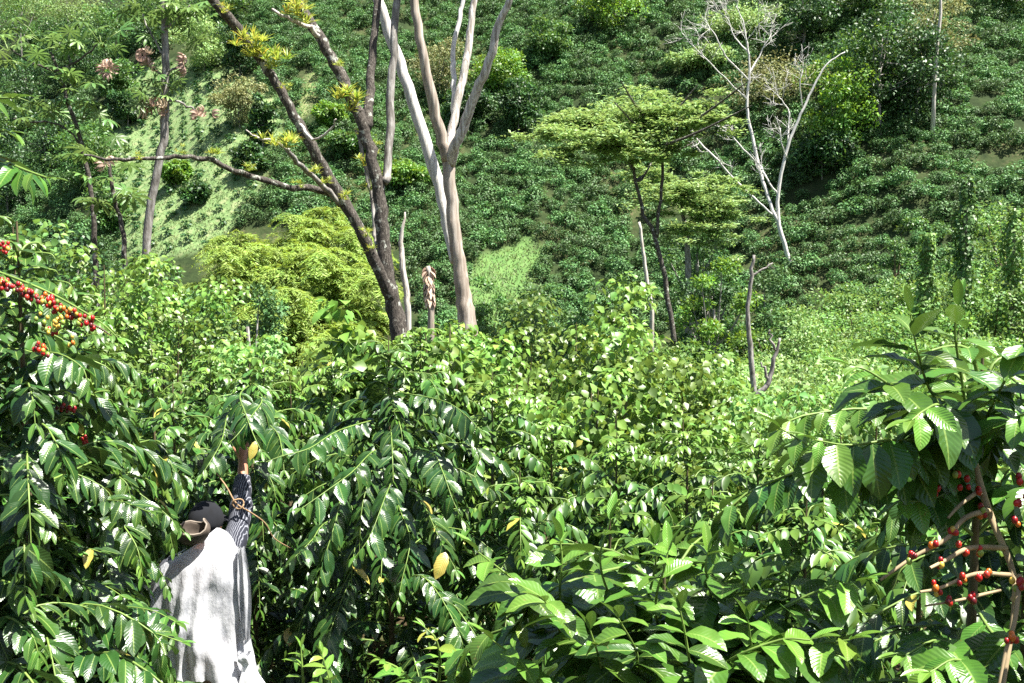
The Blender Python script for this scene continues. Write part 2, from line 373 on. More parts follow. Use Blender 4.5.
pmesh = [a.mesh('coffee_shrub', mt) for a, mt in protos]
g = np.random.default_rng(5)
ang = math.radians(-14); ca, sa = math.cos(ang), math.sin(ang)
U, Vv = np.meshgrid(np.arange(-150, 190, 1.33), np.arange(40, 240, 1.82))
U = U + g.normal(0, .17, U.shape); Vv = Vv + g.normal(0, .13, Vv.shape)
PX_ = (U * ca - Vv * sa).ravel(); PY_ = (U * sa + Vv * ca).ravel(); PZ_ = hgt(PX_, PY_)
pts = np.stack([PX_, PY_, PZ_], -1)
qx, qy = proj(pts)
bare = np.array([mnoise.noise(Vector((p[0] * .075, p[1] * .075, 2.3))) + .35 * mnoise.noise(Vector((p[0] * .3, p[1] * .3, 7.1))) for p in pts])
ok = (pts[:, 1] > 58) & (pts[:, 1] < 215) & poly_mask(qx, qy, COFFEE) & ~poly_mask(qx, qy, GLADE) & (bare < 1.5) & (g.random(len(pts)) > .07)
for p_ in PATHS: ok &= ~poly_mask(qx, qy, p_)
ok |= (pts[:, 1] > 60) & (pts[:, 1] < 215) & poly_mask(qx, qy, COFFEE_TL) & (g.random(len(pts)) > .2)
pts = pts[ok]; qx = qx[ok]; qy = qy[ok]
scl = g.uniform(.70, 1.32, len(pts)); rot = g.random(len(pts)) * 6.28; kind = g.integers(0, 4, len(pts))
inview = (qx > 0) & (qx < 1024) & (qy > 0) & (qy < 330)
size = scl / np.linalg.norm(pts, axis=1) * np.where(inview, 1, 0) * np.where((qx < 560) & (qx > 480) | (qx > 820) | (qx < 480), 1.0, .93)
order = np.argsort(-size); first = order[:300]; rest = order[300:]
LAB_FAR = 'dark green coffee shrub planted in close rows on the facing hillside'
for k_, ii in enumerate(first):
    o = bpy.data.objects.new('coffee_shrub', pmesh[kind[ii] if k_ >= 4 else k_]); COL.objects.link(o)
    o.location = pts[ii]; o.rotation_euler = (0, 0, rot[ii]); o.scale = (scl[ii],) * 3
    tag(o, LAB_FAR, 'coffee shrub', 'coffee shrubs in rows on the facing hillside')
    if k_ < 4: protos[k_] = o
def stuff_scatter(name, label, cat, P, R, S, K, sources):
    me = bpy.data.meshes.new(name); me.vertices.add(len(P)); me.vertices.foreach_set("co", P.astype(np.float32).ravel())
    for nm, tp, dat in (('rot', 'FLOAT', R), ('scl', 'FLOAT', S), ('kin', 'INT', K)):
        a = me.attributes.new(nm, tp, 'POINT'); a.data.foreach_set("value", np.ascontiguousarray(dat, dtype=np.float32 if tp == 'FLOAT' else np.int32))
    o = bpy.data.objects.new(name, me); COL.objects.link(o)
    ng = bpy.data.node_groups.new(name, 'GeometryNodeTree')
    ng.interface.new_socket(name="Geometry", in_out='INPUT', socket_type='NodeSocketGeometry')
    ng.interface.new_socket(name="Geometry", in_out='OUTPUT', socket_type='NodeSocketGeometry')
    gi = ng.nodes.new('NodeGroupInput'); go = ng.nodes.new('NodeGroupOutput'); jn = ng.nodes.new('GeometryNodeJoinGeometry')
    def na(nm, tp):
        n = ng.nodes.new('GeometryNodeInputNamedAttribute'); n.data_type = tp; n.inputs[0].default_value = nm; return n.outputs[0]
    r_, s_, k_ = na('rot', 'FLOAT'), na('scl', 'FLOAT'), na('kin', 'INT')
    cx = ng.nodes.new('ShaderNodeCombineXYZ'); ng.links.new(r_, cx.inputs[2])
    for q, so in enumerate(sources):
        oi = ng.nodes.new('GeometryNodeObjectInfo'); oi.inputs[0].default_value = so; oi.transform_space = 'ORIGINAL'
        ip = ng.nodes.new('GeometryNodeInstanceOnPoints')
        cm = ng.nodes.new('FunctionNodeCompare'); cm.data_type = 'INT'; cm.operation = 'EQUAL'
        isock = [s for s in cm.inputs if s.type == 'INT']; ng.links.new(k_, isock[0]); isock[1].default_value = q
        ng.links.new(gi.outputs[0], ip.inputs['Points']); ng.links.new(cm.outputs[0], ip.inputs['Selection'])
        ng.links.new(oi.outputs['Geometry'], ip.inputs['Instance'])
        ng.links.new(cx.outputs[0], ip.inputs['Rotation']); ng.links.new(s_, ip.inputs['Scale'])
        ng.links.new(ip.outputs[0], jn.inputs[0])
    ng.links.new(jn.outputs[0], go.inputs[0])
    md = o.modifiers.new('scatter', 'NODES'); md.node_group = ng
    return tag(o, label, cat, kind='stuff')
stuff_scatter('coffee_plantation', 'rows of dark coffee shrubs covering the upper facing hillside', 'coffee plantation', pts[rest], rot[rest], scl[rest], kind[rest], protos)

# ------------------------------------------------------------------ pale field of seedlings on the left hillside
g = np.random.default_rng(21)
def scatter_px(poly, n, t0=55):
    x0, y0 = np.min(poly, 0); x1, y1 = np.max(poly, 0); out = []
    while len(out) < n:
        a_, b_ = g.uniform(x0, x1), g.uniform(y0, y1)
        if poly_mask(np.array([a_]), np.array([b_]), poly)[0]: out.append(hit(a_, b_, t0))
    return np.array(out)
A = Acc()
P = np.vstack([scatter_px(FIELD, 1500), scatter_px(GLADE, 420)] + [scatter_px(p_, 40) for k_, p_ in enumerate(PATHS)])
P = np.repeat(P, 8, 0) + g.normal(0, .45, (len(P) * 8, 3)) * [1, 1, 0]; P[:, 2] = hgt(P[:, 0], P[:, 1]) - .02
n = len(P); D = g.normal(0, .5, (n, 3)) + [0, 0, .8]
leaf4(A, P, D, g.normal(0, 1, (n, 3)), g.uniform(.12, .42, n), .12, g.random(n), g)
gr = A.obj('grass', M['grass']); tag(gr, 'pale grass between the seedlings on the left hillside', 'grass', kind='stuff')
SA, SM = far_shrub(31, 60, .36, .62, 'tree_dark', .30, .16)
sm = SA.mesh('coffee_seedling', SM)
U, Vv = np.meshgrid(np.arange(-70, 70, 1.75), np.arange(60, 230, 2.35)); a2 = math.radians(18)
U = (U + g.normal(0, .12, U.shape)).ravel(); Vv = (Vv + g.normal(0, .12, Vv.shape)).ravel()
sx, sy = U * math.cos(a2) - Vv * math.sin(a2), U * math.sin(a2) + Vv * math.cos(a2)
sp3 = np.stack([sx, sy, hgt(sx, sy)], -1); qx, qy = proj(sp3)
# keep only seedlings whose line of sight is not the far side of a fold
sp3 = sp3[poly_mask(qx, qy, FIELD) & (sy > 60)]
sp3 = sp3[g.permutation(len(sp3))[:290]]
for p in sp3:
    o = bpy.data.objects.new('coffee_seedling', sm); COL.objects.link(o); o.location = p; o.rotation_euler = (0, 0, g.random() * 6.28)
    s = g.uniform(.85, 1.5); o.scale = (s, s, s)
    tag(o, 'small coffee seedling planted in rows in the pale grassy field', 'seedling', 'coffee seedlings in the pale field')

# ------------------------------------------------------------------ trees and shrubs across the valley
def crown_tree(name, label, cat, base, H, wid, mat, seed, bark='bark_grey', nclump=34, per=70, leaf=.34, cz=.54, ch=.45, clump=.22, flat=1.0, trunk=True, group=None, thin=1.0, age=.0):
    g = np.random.default_rng(seed); base = np.asarray(base, float)
    t = thing(name, label, cat, base, group)
    T = Acc(); Cc = Acc(); r0 = max(.07, H * .02) * thin
    cc = g.normal(0, 1, (nclump, 3)); cc = nrm(cc) * (g.random((nclump, 1)) ** .45)
    cc = cc * [wid * .5, wid * .5, H * ch] + [0, 0, H * cz]; cc[:, 2] = np.maximum(cc[:, 2], .5 * clump * wid * flat)
    if trunk:
        top = np.array([g.normal(0, .03 * H), g.normal(0, .03 * H), H * min(.92, cz + .2)])
        mid = top * .5 + np.array([g.normal(0, .02 * H), g.normal(0, .02 * H), 0])
        p_, r_ = smooth([[0, 0, -.3], mid * .5, mid, top], [r0 * 1.2, r0, r0 * .75, r0 * .3], 4); tube(T, p_, r_, 8)
        for c_ in cc[::3]:
            s_ = p_[int(len(p_) * g.uniform(.45, .9))]
            q_, e_ = smooth([s_, (s_ + c_) / 2 + [0, 0, -.04 * H], c_], [r0 * .45, r0 * .3, r0 * .08], 3); tube(T, q_, e_, 5)
        T.obj('trunk', M[bark], t)
    k = np.repeat(np.arange(nclump), per); n = len(k)
    d = nrm(g.normal(0, 1, (n, 3)) + [0, 0, .35]); rr = clump * wid * (.55 + .6 * g.random(nclump))
    rad = g.random((n, 1)) ** .4
    P = cc[k] + d * rad * rr[k][:, None] * [1, 1, .62 * flat]
    P[:, 2] = np.maximum(P[:, 2], .03)
    D = nrm(d * .7 + g.normal(0, .6, (n, 3)) + [0, 0, -.25]); Nn = d * .8 + [0, 0, .8] + g.normal(0, .4, (n, 3))
    leaf4(Cc, P, D, Nn, leaf * (.7 + .6 * g.random(n)), leaf * .55, np.clip(age + (rad[:, 0] > .8) * g.random(n) + g.normal(0, .1, n), 0, 1), g, rnd=np.clip(.5 + .25 * g.normal(0, 1, nclump)[k] + g.normal(0, .15, n), 0, 1))
    Cc.obj('crown', M[mat], t)
    return t
def mpp(p): return float(np.linalg.norm(p)) / FPX
def T_hill(label, px, py, hpx, wpx, mat, seed, cat='tree', name='hillside_tree', **k):
    b_ = hit(px, py, 50); s_ = mpp(b_)
    return crown_tree(name, label, cat, b_, hpx * s_, wpx * s_, mat, seed, **k)
GT = 'trees standing among the hillside coffee'
for a_ in [
    ('dark round tree in the top left corner of the hillside', 22, 62, 62, 80, 'tree_mid', 101),
    ('olive crowned tree at the top edge left of the cecropia', 72, 38, 46, 70, 'tree_olive', 102),
    ('dark tree with thin pale stems behind the small cecropia', 72, 96, 70, 46, 'tree_dark', 103),
    ('low dark tree left of the pale field', 48, 168, 60, 84, 'tree_dark', 104),
    ('mid green tree below the small cecropia branches', 92, 196, 66, 70, 'tree_mid', 105),
    ('dark shady tree on the left edge behind the coffee', 8, 218, 60, 60, 'tree_dark', 106),
    ('small dark tree inside the top of the pale field', 128, 128, 36, 34, 'tree_dark', 107),
    ('grey green scrubby tree above the pale field', 205, 72, 50, 60, 'tree_olive', 108),
    ('deep green tree above the field beside the bromeliad limb', 240, 78, 56, 40, 'tree_dark', 109),
    ('tan flowering tree beside the diagonal mossy limb', 240, 128, 50, 50, 'tree_tan', 110),
    ('small dark tree under the tan flowering tree', 262, 152, 52, 28, 'tree_dark', 111),
    ('dark rounded tree at the right edge of the pale field', 250, 176, 30, 30, 'tree_dark', 112),
    ('bright bushy sapling in the middle of the pale field', 176, 186, 22, 26, 'tree_bright', 113),
    ('pair of dark shrubs low in the pale field', 196, 206, 20, 26, 'tree_dark', 114),
    ('mid green tree at the top edge behind the cecropia crown', 168, 30, 40, 70, 'tree_mid', 115),
    ('grey scrub tree at the top between the two tall trees', 222, 24, 40, 60, 'tree_mid', 116),
    ('yellowish tan tree behind the fork of the pale dead tree', 440, 102, 62, 58, 'tree_tan', 117),
    ('dark tree below the tan tree behind the dead trunk', 470, 128, 40, 50, 'tree_dark', 118),
    ('bright green tree right of the pale dead tree', 500, 100, 46, 54, 'tree_bright', 119),
    ('mid green tree above the umbrella tree on the slope', 548, 62, 40, 46, 'tree_mid', 120),
    ('tall dark tree right of the dead tree limbs', 518, 136, 56, 44, 'tree_dark', 121),
    ('bright crowned tree at the top centre of the hillside', 612, 34, 52, 62, 'tree_bright', 122),
    ('small bright tree in the coffee left of centre', 330, 132, 26, 30, 'tree_bright', 123),
    ('light green bushy tree low behind the mossy trunk', 352, 160, 26, 44, 'tree_mid', 124),
    ('light green bush in coffee beside the dead trunk', 408, 190, 26, 46, 'tree_bright', 125),
    ('tall dark conical tree right of the white bare tree top', 800, 62, 76, 58, 'tree_dark', 126),
    ('olive low canopy behind the top of the white bare tree', 748, 40, 26, 90, 'tree_olive', 127),
    ('small olive flat tree left of the white bare tree', 700, 72, 22, 56, 'tree_olive', 128),
    ('tan leafless looking canopy between the white stems', 770, 112, 50, 92, 'tree_tan', 129),
    ('bright green tree right of the white bare tree', 836, 164, 92, 72, 'tree_bright', 130),
    ('largest dark tree in the clump at the upper right', 880, 136, 122, 104, 'tree_dark', 131),
    ('bright crown in front of the dark clump at upper right', 868, 92, 66, 60, 'tree_bright', 132),
    ('dark tree on the right flank of the upper right clump', 916, 124, 100, 74, 'tree_dark', 133),
    ('mid green tree at the very top of the dark clump', 862, 24, 50, 60, 'tree_mid', 134),
    ('yellowish slender tree with a pale trunk at upper right', 932, 92, 96, 62, 'tree_tan', 135),
    ('dark shady tree under the bright tree by the white stems', 822, 180, 46, 54, 'tree_dark', 136),
    ('grey green tree above the arching cecropia branch', 118, 64, 54, 60, 'tree_mid', 138),
    ('small dark tree above the top of the pale field', 150, 60, 36, 40, 'tree_dark', 139),
    ('olive tree at the very top left corner', 20, 26, 40, 60, 'tree_olive', 140),
    ('mid green tree left of the tall cecropia trunk', 118, 104, 40, 40, 'tree_mid', 141),
    ('dark tree behind the arching cecropia leaves', 30, 130, 60, 60, 'tree_dark', 142),
    ('mid green tree at the left edge under the cecropia', 6, 160, 60, 50, 'tree_mid', 143),
    ('small olive tree at the foot of the level branch', 112, 236, 50, 40, 'tree_mid', 144),
    ('mid green tree at the top right corner of hillside', 1010, 20, 40, 60, 'tree_mid', 137),
]:
    lab, px, py, hp, wp, mt, sd_ = a_
    T_hill(lab, px, py, hp, wp, mt, sd_, group=GT, leaf=.40 if mt != 'tree_tan' else .34, per=110 if mt != 'tree_tan' else 80, nclump=44, thin=.6, clump=.19)

# dense lower slope and valley floor
GV = 'shrubs smothering the valley floor'
LV = 'leafy shrub growing in the tangle on the valley floor'
vs = [  # px, top py, Y, width m, mat
    (690, 330, 60, 5, 'vine'), (735, 352, 56, 6, 'vine'), (780, 312, 62, 7, 'vine'), (820, 306, 62, 6, 'tree_olive'), (860, 292, 62, 6, 'vine'),
    (800, 345, 52, 7, 'tree_olive'), (850, 335, 54, 6, 'vine'), (890, 330, 54, 6, 'vine'), (760, 378, 44, 5, 'vine'), (815, 385, 42, 5, 'vine'),
    (905, 300, 58, 5, 'vine'), (945, 285, 58, 5, 'vine'), (985, 265, 58, 6, 'vine'), (1020, 250, 58, 5, 'vine'), (925, 262, 64, 5, 'vine'),
    (870, 272, 66, 6, 'vine'), (975, 235, 64, 5, 'vine'), (1015, 205, 64, 6, 'vine'), (700, 370, 50, 5, 'vine'), (640, 330, 70, 4, 'vine'),
    (600, 312, 64, 5, 'tree_mid'), (560, 306, 62, 5, 'tree_mid'), (1040, 300, 50, 6, 'vine'), (990, 320, 48, 6, 'vine'), (940, 330, 48, 6, 'vine'), (1000, 176, 70, 5, 'vine'),
    (800, 292, 70, 6, 'vine'), (840, 284, 70, 6, 'vine'), (900, 262, 70, 6, 'vine'), (852, 258, 78, 4, 'vine'), (878, 244, 80, 3.5, 'tree_mid'), (950, 240, 70, 6, 'vine'), (536, 262, 72, 4.5, 'tree_mid'), (488, 268, 74, 3, 'tree_mid'), (520, 292, 66, 4, 'vine'), (545, 292, 66, 4, 'tree_mid'), (474, 296, 64, 2.6, 'vine'), (908, 196, 76, 3, 'tree_mid'), (936, 214, 72, 3.4, 'tree_mid'), (760, 300, 70, 6, 'tree_mid'), (880, 312, 58, 6, 'vine'), (960, 312, 54, 6, 'vine'), (840, 362, 46, 6, 'tree_olive'), (880, 362, 46, 5, 'vine'), (780, 360, 48, 6, 'tree_olive'), (730, 390, 40, 5, 'vine'), (1000, 345, 42, 6, 'vine'), (920, 365, 40, 6, 'vine'), (1030, 150, 72, 5, 'tree_dark'), (720, 300, 66, 5, 'tree_mid')]
proto_v = {}
for k_, (px, tp, Yv, wd, mt) in enumerate(vs):
    b_ = ground_at(px, Yv); top = at(px, tp, Yv)[2]; H = max(1.6, top - b_[2])
    crown_tree('valley_shrub', LV, 'shrub', b_, H, wd * 1.35, mt, 200 + k_, nclump=46, per=130, leaf=.25, cz=.46, ch=.48, clump=.17, group=GV, bark='twig')
def vine_column(label, px, tp, bp, Yv, wpx, seed, mat='vine'):
    b_ = ground_at(px, Yv); H = at(px, tp, Yv)[2] - b_[2]; wd = wpx * pxs(Yv); g = np.random.default_rng(seed)
    t = thing('vine_covered_tree', label, 'tree', b_); T = Acc(); Cc = Acc()
    p_, r_ = smooth([[0, 0, -.2], [.1, .1, H * .5], [0, .1, H * .93]], [.3, .22, .08], 4); tube(T, p_, r_, 8); T.obj('trunk', M['bark_grey'], t)
    n = 5200; z = g.random(n) ** 1.25 * H; lob = np.sin(z * 1.5 + seed) * .26 + np.sin(z * 3.7 + seed * 2) * .16
    th = g.random(n) * 6.28; r = wd * .5 * (.95 + lob + .25 * np.sin(th * 3 + z)) * (1.25 - .85 * (z / H) ** 1.5) * g.random(n) ** .25
    o_ = np.stack([np.cos(th), np.sin(th), 0 * z], -1); P = o_ * r[:, None] + np.stack([0 * z, 0 * z, z], -1)
    leaf4(Cc, P, o_ * .3 + g.normal(0, .4, (n, 3)) + [0, 0, -.7], o_ + [0, 0, .5] + g.normal(0, .35, (n, 3)), .24, .19, g.random(n) * .7, g)
    Cc.obj('vine_foliage', M[mat], t); return t
vine_column('tall dark column of vines standing over the right valley shrubs', 963, 178, 290, 60, 30, 301, 'tree_mid')
vine_column('shorter vine smothered stump left of the tall vine column', 926, 232, 320, 55, 26, 302)
vine_column('vine covered trunk at the right edge of the frame', 1012, 208, 300, 57, 34, 303)
for px, tp, Yv, wd, mt, lab, sd_ in [
    (700, 200, 78, 6.5, 'tree_mid', 'dense green tree behind the twin dark trunks', 311),
    (708, 246, 66, 4.6, 'tree_dark', 'dark vine hung tree at the right foot of the twin trunks', 312),
    (715, 262, 62, 5.5, 'tree_bright', 'light green leafy tree left of the bare snag', 313),
    (765, 262, 68, 5.5, 'coffee_far', 'dark glossy tree beneath the white bare tree', 314),
    (300, 240, 66, 7, 'tree_dark', 'dark tree rising behind the bamboo', 315),
    (150, 258, 44, 6, 'tree_mid', 'mid green tree at the left foot of the pale field', 316),
    (60, 210, 46, 8, 'tree_dark', 'broad dark tree behind the left coffee bushes', 317),
    (240, 268, 31, 3.2, 'coffee_far', 'dark rounded glossy shrub at the left of the bamboo', 318),
    (205, 285, 27, 2.6, 'coffee_far', 'smaller dark glossy shrub nearer than the bamboo', 319),
    (112, 236, 34, 4, 'tree_mid', 'leafy shrub around the foot of the cecropia', 320)]:
    b_ = ground_at(px, Yv); H = at(px, tp, Yv)[2] - b_[2]
    crown_tree('leafy_tree', lab, 'tree', b_, H, wd, mt, sd_, nclump=44, per=130, leaf=.26 if Yv > 40 else .17, cz=.55, ch=.45, clump=.17)

# umbrella tree with twin dark trunks
def px_path(pts, Y, wob=0.0, rng=None, k=4):
    """(px, py, radius px[, dY]) -> world curve"""
    P = []; R = []
    for q in pts:
        Yq = Y + (q[3] if len(q) > 3 else 0); P.append(at(q[0], q[1], Yq)); R.append(q[2] * pxs(Yq))
    P, R = smooth(P, R, k)
    if wob and rng is not None: P[1:-1] += rng.normal(0, wob, (len(P) - 2, 3))
    return P, R
def flat_crown(acc, c, rx, ry, rz, n, leaf, g):
    nc = max(6, int(n / 110)); cc = np.stack([g.normal(0, .42, nc) * rx, g.normal(0, .42, nc) * ry, g.normal(0, .35, nc) * rz], -1)
    cc[:, 2] -= .35 * rz * ((cc[:, 0] / rx) ** 2 + (cc[:, 1] / ry) ** 2)
    k = g.integers(0, nc, n); rr = (.16 + .14 * g.random(nc)) * rx
    d = g.normal(0, .5, (n, 3)) * rr[k][:, None] * [1, 1, .28]
    P = c + cc[k] + d
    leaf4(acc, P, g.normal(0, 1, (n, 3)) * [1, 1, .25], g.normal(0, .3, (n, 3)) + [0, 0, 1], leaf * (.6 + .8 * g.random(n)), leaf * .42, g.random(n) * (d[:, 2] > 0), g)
Yu = 60.0
b_ = at(671, 322, Yu); b_[2] = hgt(b_[0], Yu); g = np.random.default_rng(400)
ut = thing('umbrella_tree', 'flat topped umbrella tree with twin dark trunks and olive layered crown', 'tree', b_)
for pts_ in [[(675, 345, 2.8), (670, 315, 2.6), (657, 240, 2.2), (644, 215, 1.9), (633, 170, 1.6), (622, 142, 1.2)], [(657, 238, 1.8), (661, 190, 1.6), (662, 150, 1.4), (655, 126, 1.0)]]:
    T = Acc(); P, R = px_path(pts_, Yu, .05, g); tube(T, P, R, 8)
    for k_ in range(7):
        s_ = P[int(len(P) * g.uniform(.75, .98))]; e_ = s_ + np.array([g.normal(0, 3), g.normal(0, 2.5), g.uniform(.8, 2.4)])
        q_, r_ = smooth([s_, (s_ + e_) / 2 + [0, 0, -.3], e_], [.11, .08, .03], 3); tube(T, q_, r_, 5)
    T.obj('trunk', M['bark_dark'], ut, b_)
Cc = Acc()
for px, py, rxp, rz, n, dy in [(640, 120, 66, 1.8, 7000, 0), (585, 120, 58, 1.5, 5600, 2), (690, 112, 48, 1.4, 3600, -1), (610, 142, 56, 1.4, 4200, -3), (560, 130, 34, 1.1, 2200, 1), (660, 150, 40, 1.0, 2200, -2), (570, 152, 34, 1.0, 1600, -3)]:
    flat_crown(Cc, at(px, py, Yu + dy), rxp * pxs(Yu) , rxp * pxs(Yu) * .8, rz, n, .34, g)
Cc.obj('crown', M['tree_olive'], ut, b_)
b_ = ground_at(690, 74); lt = thing('umbrella_tree', 'lower flat olive tree standing right of the twin dark trunks', 'tree', b_)
T = Acc(); P, R = smooth([b_ - [0, 0, .3], at(688, 260, 74), at(680, 200, 74)], [.3, .22, .1], 4); tube(T, P, R, 8); T.obj('trunk', M['bark_grey'], lt, b_)
Cc = Acc()
for px, py, rxp, rz, n, dy in [(675, 188, 54, 1.9, 5600, 0), (705, 208, 40, 1.8, 3600, -1), (650, 176, 36, 1.3, 2400, 1), (690, 228, 40, 1.6, 2600, -1), (722, 182, 30, 1.3, 2000, 1), (724, 214, 26, 1.3, 1600, 0)]:
    flat_crown(Cc, at(px, py, 74 + dy), rxp * pxs(74), rxp * pxs(74) * .8, rz, n, .32, g)
Cc.obj('crown', M['tree_olive'], lt, b_)
def bare_tree(name, label, Y, paths, mat, cat='tree', group=None, twigs=0, tw_len=1.0, wob=.02, seed=1, base=None, parts=None, lump=.0, sides=8):
    g = np.random.default_rng(seed)
    p0 = at(paths[0][0][0], paths[0][0][1], Y); 
    b_ = np.array([p0[0], p0[1], hgt(p0[0], p0[1])]) if base is None else base
    t = thing(name, label, cat, b_, group); tips = []
    for k_, pts_ in enumerate(paths):
        A = Acc(); P, R = px_path(pts_, Y, wob, g)
        if k_ == 0 and P[0][2] > b_[2] + .05:
            P = np.vstack([b_ - [0, 0, .1], P]); R = np.concatenate([[R[0] * 1.35], R])
        tube(A, P, R, sides, rng=g, lump=lump)
        if twigs and k_ > 0 or (twigs and len(paths) == 1):
            for q in range(twigs):
                i = int(len(P) * g.uniform(.45, .99)); i = min(max(i, 1), len(P) - 1); tdir = nrm(P[i] - P[i - 1])
                s_ = P[i]
                for lev in range(2):
                    d = nrm(tdir * .7 + g.normal(0, .55, 3) + [0, 0, .25]); e_ = s_ + d * tw_len * g.uniform(.5, 1.2) * (.7 if lev else 1)
                    q_, r_ = smooth([s_, (s_ + e_) / 2 + g.normal(0, .06, 3) * tw_len, e_], [min(R[i] * .5, .010 * tw_len + .010), .006 * tw_len + .007, .005 + .002 * tw_len], 3)
                    tube(A, q_, r_, 4)
                    for z_ in range(2):
                        d2 = nrm(d + g.normal(0, .6, 3)); tube(A, np.array([q_[2], q_[2] + d2 * tw_len * .25, q_[2] + d2 * tw_len * .5 + g.normal(0, .05, 3)]), np.array([.010, .008, .005]) * (.6 + .4 * tw_len), 4)
                    s_ = (s_ * .4 + e_ * .6)
        mm = mat if parts is None else parts[k_]
        A.obj('trunk' if k_ == 0 else 'limb', M[mm], t, b_)
    return t
WT = [
    [(790, 262, 4.5), (779, 225, 4.0), (778, 194, 3.2), (786, 154, 3.0), (796, 125, 2.6), (805, 105, 2.3), (814, 86, 2.0), (827, 64, 1.6), (845, 52, .9)],
    [(778, 222, 3.2), (773, 210, 3.2), (763, 182, 3.2, 1), (756, 152, 3.0, 1.5), (748, 118, 2.7, 2), (747, 99, 2.4, 2), (749, 81, 2.3, 2), (749, 55, 1.8, 2), (745, 33, 1.4, 2), (741, 17, 1.0, 2), (736, 6, .7, 2)],
    [(749, 81, 1.8, 2), (728, 59, 1.5, 1), (719, 44, 1.2, 0), (712, 30, .9, 0), (702, 26, .6, 0)],
    [(749, 74, 1.6, 2), (759, 57, 1.3, 3), (766, 43, .9, 3), (776, 33, .6, 3)],
    [(749, 54, 1.4, 2), (735, 37, 1.1, 3), (726, 17, .8, 3), (709, 5, .6, 3)],
    [(747, 100, 1.4, 2), (730, 83, 1.3, 1), (715, 68, 1.1, 0), (693, 46, .9, 0), (682, 33, .7, 0)],
    [(774, 216, 2.0), (754, 198, 2.1, -1), (735, 180, 2.0, -1), (718, 161, 1.9, -2), (700, 142, 1.5, -2), (686, 126, .9, -2)],
    [(757, 163, 1.8, 1), (743, 149, 1.5, 0), (728, 132, 1.2, 0), (711, 117, .8, 0)],
    [(778, 196, 1.8), (768, 180, 1.6, 0), (758, 162, 1.4, 1)],
    [(788, 146, 1.6), (789, 114, 1.3, 1), (782, 100, 1.0, 1), (773, 91, .7, 1)],
    [(803, 108, 1.3), (800, 84, 1.1, -1), (803, 70, .8, -1)],
    [(787, 158, 1.2), (782, 145, 1.1, -1), (780, 128, .8, -1)],
    [(746, 42, .9, 2), (758, 26, .8, 1), (765, 18, .5, 1)]]
Yw = 80.0
hb = hit(790, 264, 60); Yw = float(hb[1])
WT = [[(q[0], q[1], q[2] * .52, *q[3:]) for q in p_] for p_ in WT]
bare_tree('bare_white_tree', 'leafless white limbed tree standing before the coffee rows', Yw, WT, 'bark_white', twigs=7, tw_len=2.0, wob=.03, seed=41)
bare_tree('bare_tree', 'thin pale leaning stem left of the twin dark trunks', 66, [[(652, 312, 2.2), (647, 280, 2), (643, 250, 1.7), (639, 222, 1.3)]], 'bark_pale', seed=42)
bare_tree('dead_snag', 'tall grey bare snag with one side branch in the valley', 42, [[(754, 392, 3.0), (750, 345, 2.6), (748, 317, 2.2), (751, 275, 1.9), (754, 255, 1.4)], [(751, 276, 1.3), (760, 271, 1.1), (773, 263, .7)]], 'bark_grey', seed=43, twigs=1, tw_len=.4)
bare_tree('dead_snag', 'short crooked forked snag right of the tall snag', 24, [[(750, 414, 3.0), (758, 396, 2.8), (770, 381, 2.5), (774, 360, 2.0), (780, 338, 1.2)], [(776, 350, 1.4), (772, 342, 1.2), (770, 330, .8)], [(770, 382, 1.8), (765, 370, 1.3), (761, 362, .7)]], 'bark_grey', seed=44)
bare_tree('bare_tree', 'pale slim trunk in the upper right of the hillside', 104, [[(934, 96, 1.8), (936, 60, 1.7), (940, 20, 1.5), (941, -5, 1.0)]], 'bark_pale', seed=45)

# ------------------------------------------------------------------ bamboo grove
def bamboo(label, px, tp, Yv, seed, wd=3.1, group='bamboo clumps behind the mossy tree'):
    g = np.random.default_rng(seed); b_ = ground_at(px, Yv); H = at(px, tp, Yv)[2] - b_[2]
    t = thing('bamboo_clump', label, 'bamboo', b_, group); T = Acc(); Cc = Acc()
    for c_ in range(11):
        th = g.random() * 6.28; out = np.array([math.cos(th), math.sin(th), 0]); hh = H * g.uniform(.72, 1.08); sp2 = wd * g.uniform(.15, .62)
        s0 = np.array([g.normal(0, .5), g.normal(0, .5), -.1])
        P, R = smooth([s0, s0 + out * sp2 * .15 + [0, 0, hh * .45], s0 + out * sp2 * .5 + [0, 0, hh * .85], s0 + out * sp2 * 1.0 + [0, 0, hh], s0 + out * sp2 * 1.5 + [0, 0, hh * .93]], [.06, .055, .04, .02, .008], 6)
        tube(T, P, R, 5)
        for i in range(len(P) // 3, len(P)):
            nf = 4
            for q in range(nf):
                a = g.random() * 6.28; f = nrm(np.array([math.cos(a), math.sin(a), g.uniform(-.1, .5)]) + out * .6); ln = g.uniform(.7, 1.5)
                m_ = 44; u = g.random(m_); spine = P[i] + f * (u * ln)[:, None] + np.array([0, 0, -1]) * (u ** 2 * ln * .55)[:, None]
                side = nrm(np.cross(f, [0, 0, 1])); D = side * g.choice([-1, 1], m_)[:, None] * .8 + f * .5 + g.normal(0, .2, (m_, 3)) + [0, 0, -.45]
                leaf4(Cc, spine, D, g.normal(0, .25, (m_, 3)) + [0, 0, 1] + f * .2, g.uniform(.22, .38, m_), .055, np.clip(g.normal(.5, .3, m_) + .15 * (i / len(P)), 0, 1), g, rnd=np.clip(g.normal(.5, .2) + g.normal(0, .12, m_), 0, 1))
    T.obj('culms', M['twig_green'], t); Cc.obj('foliage', M['bamboo'], t)
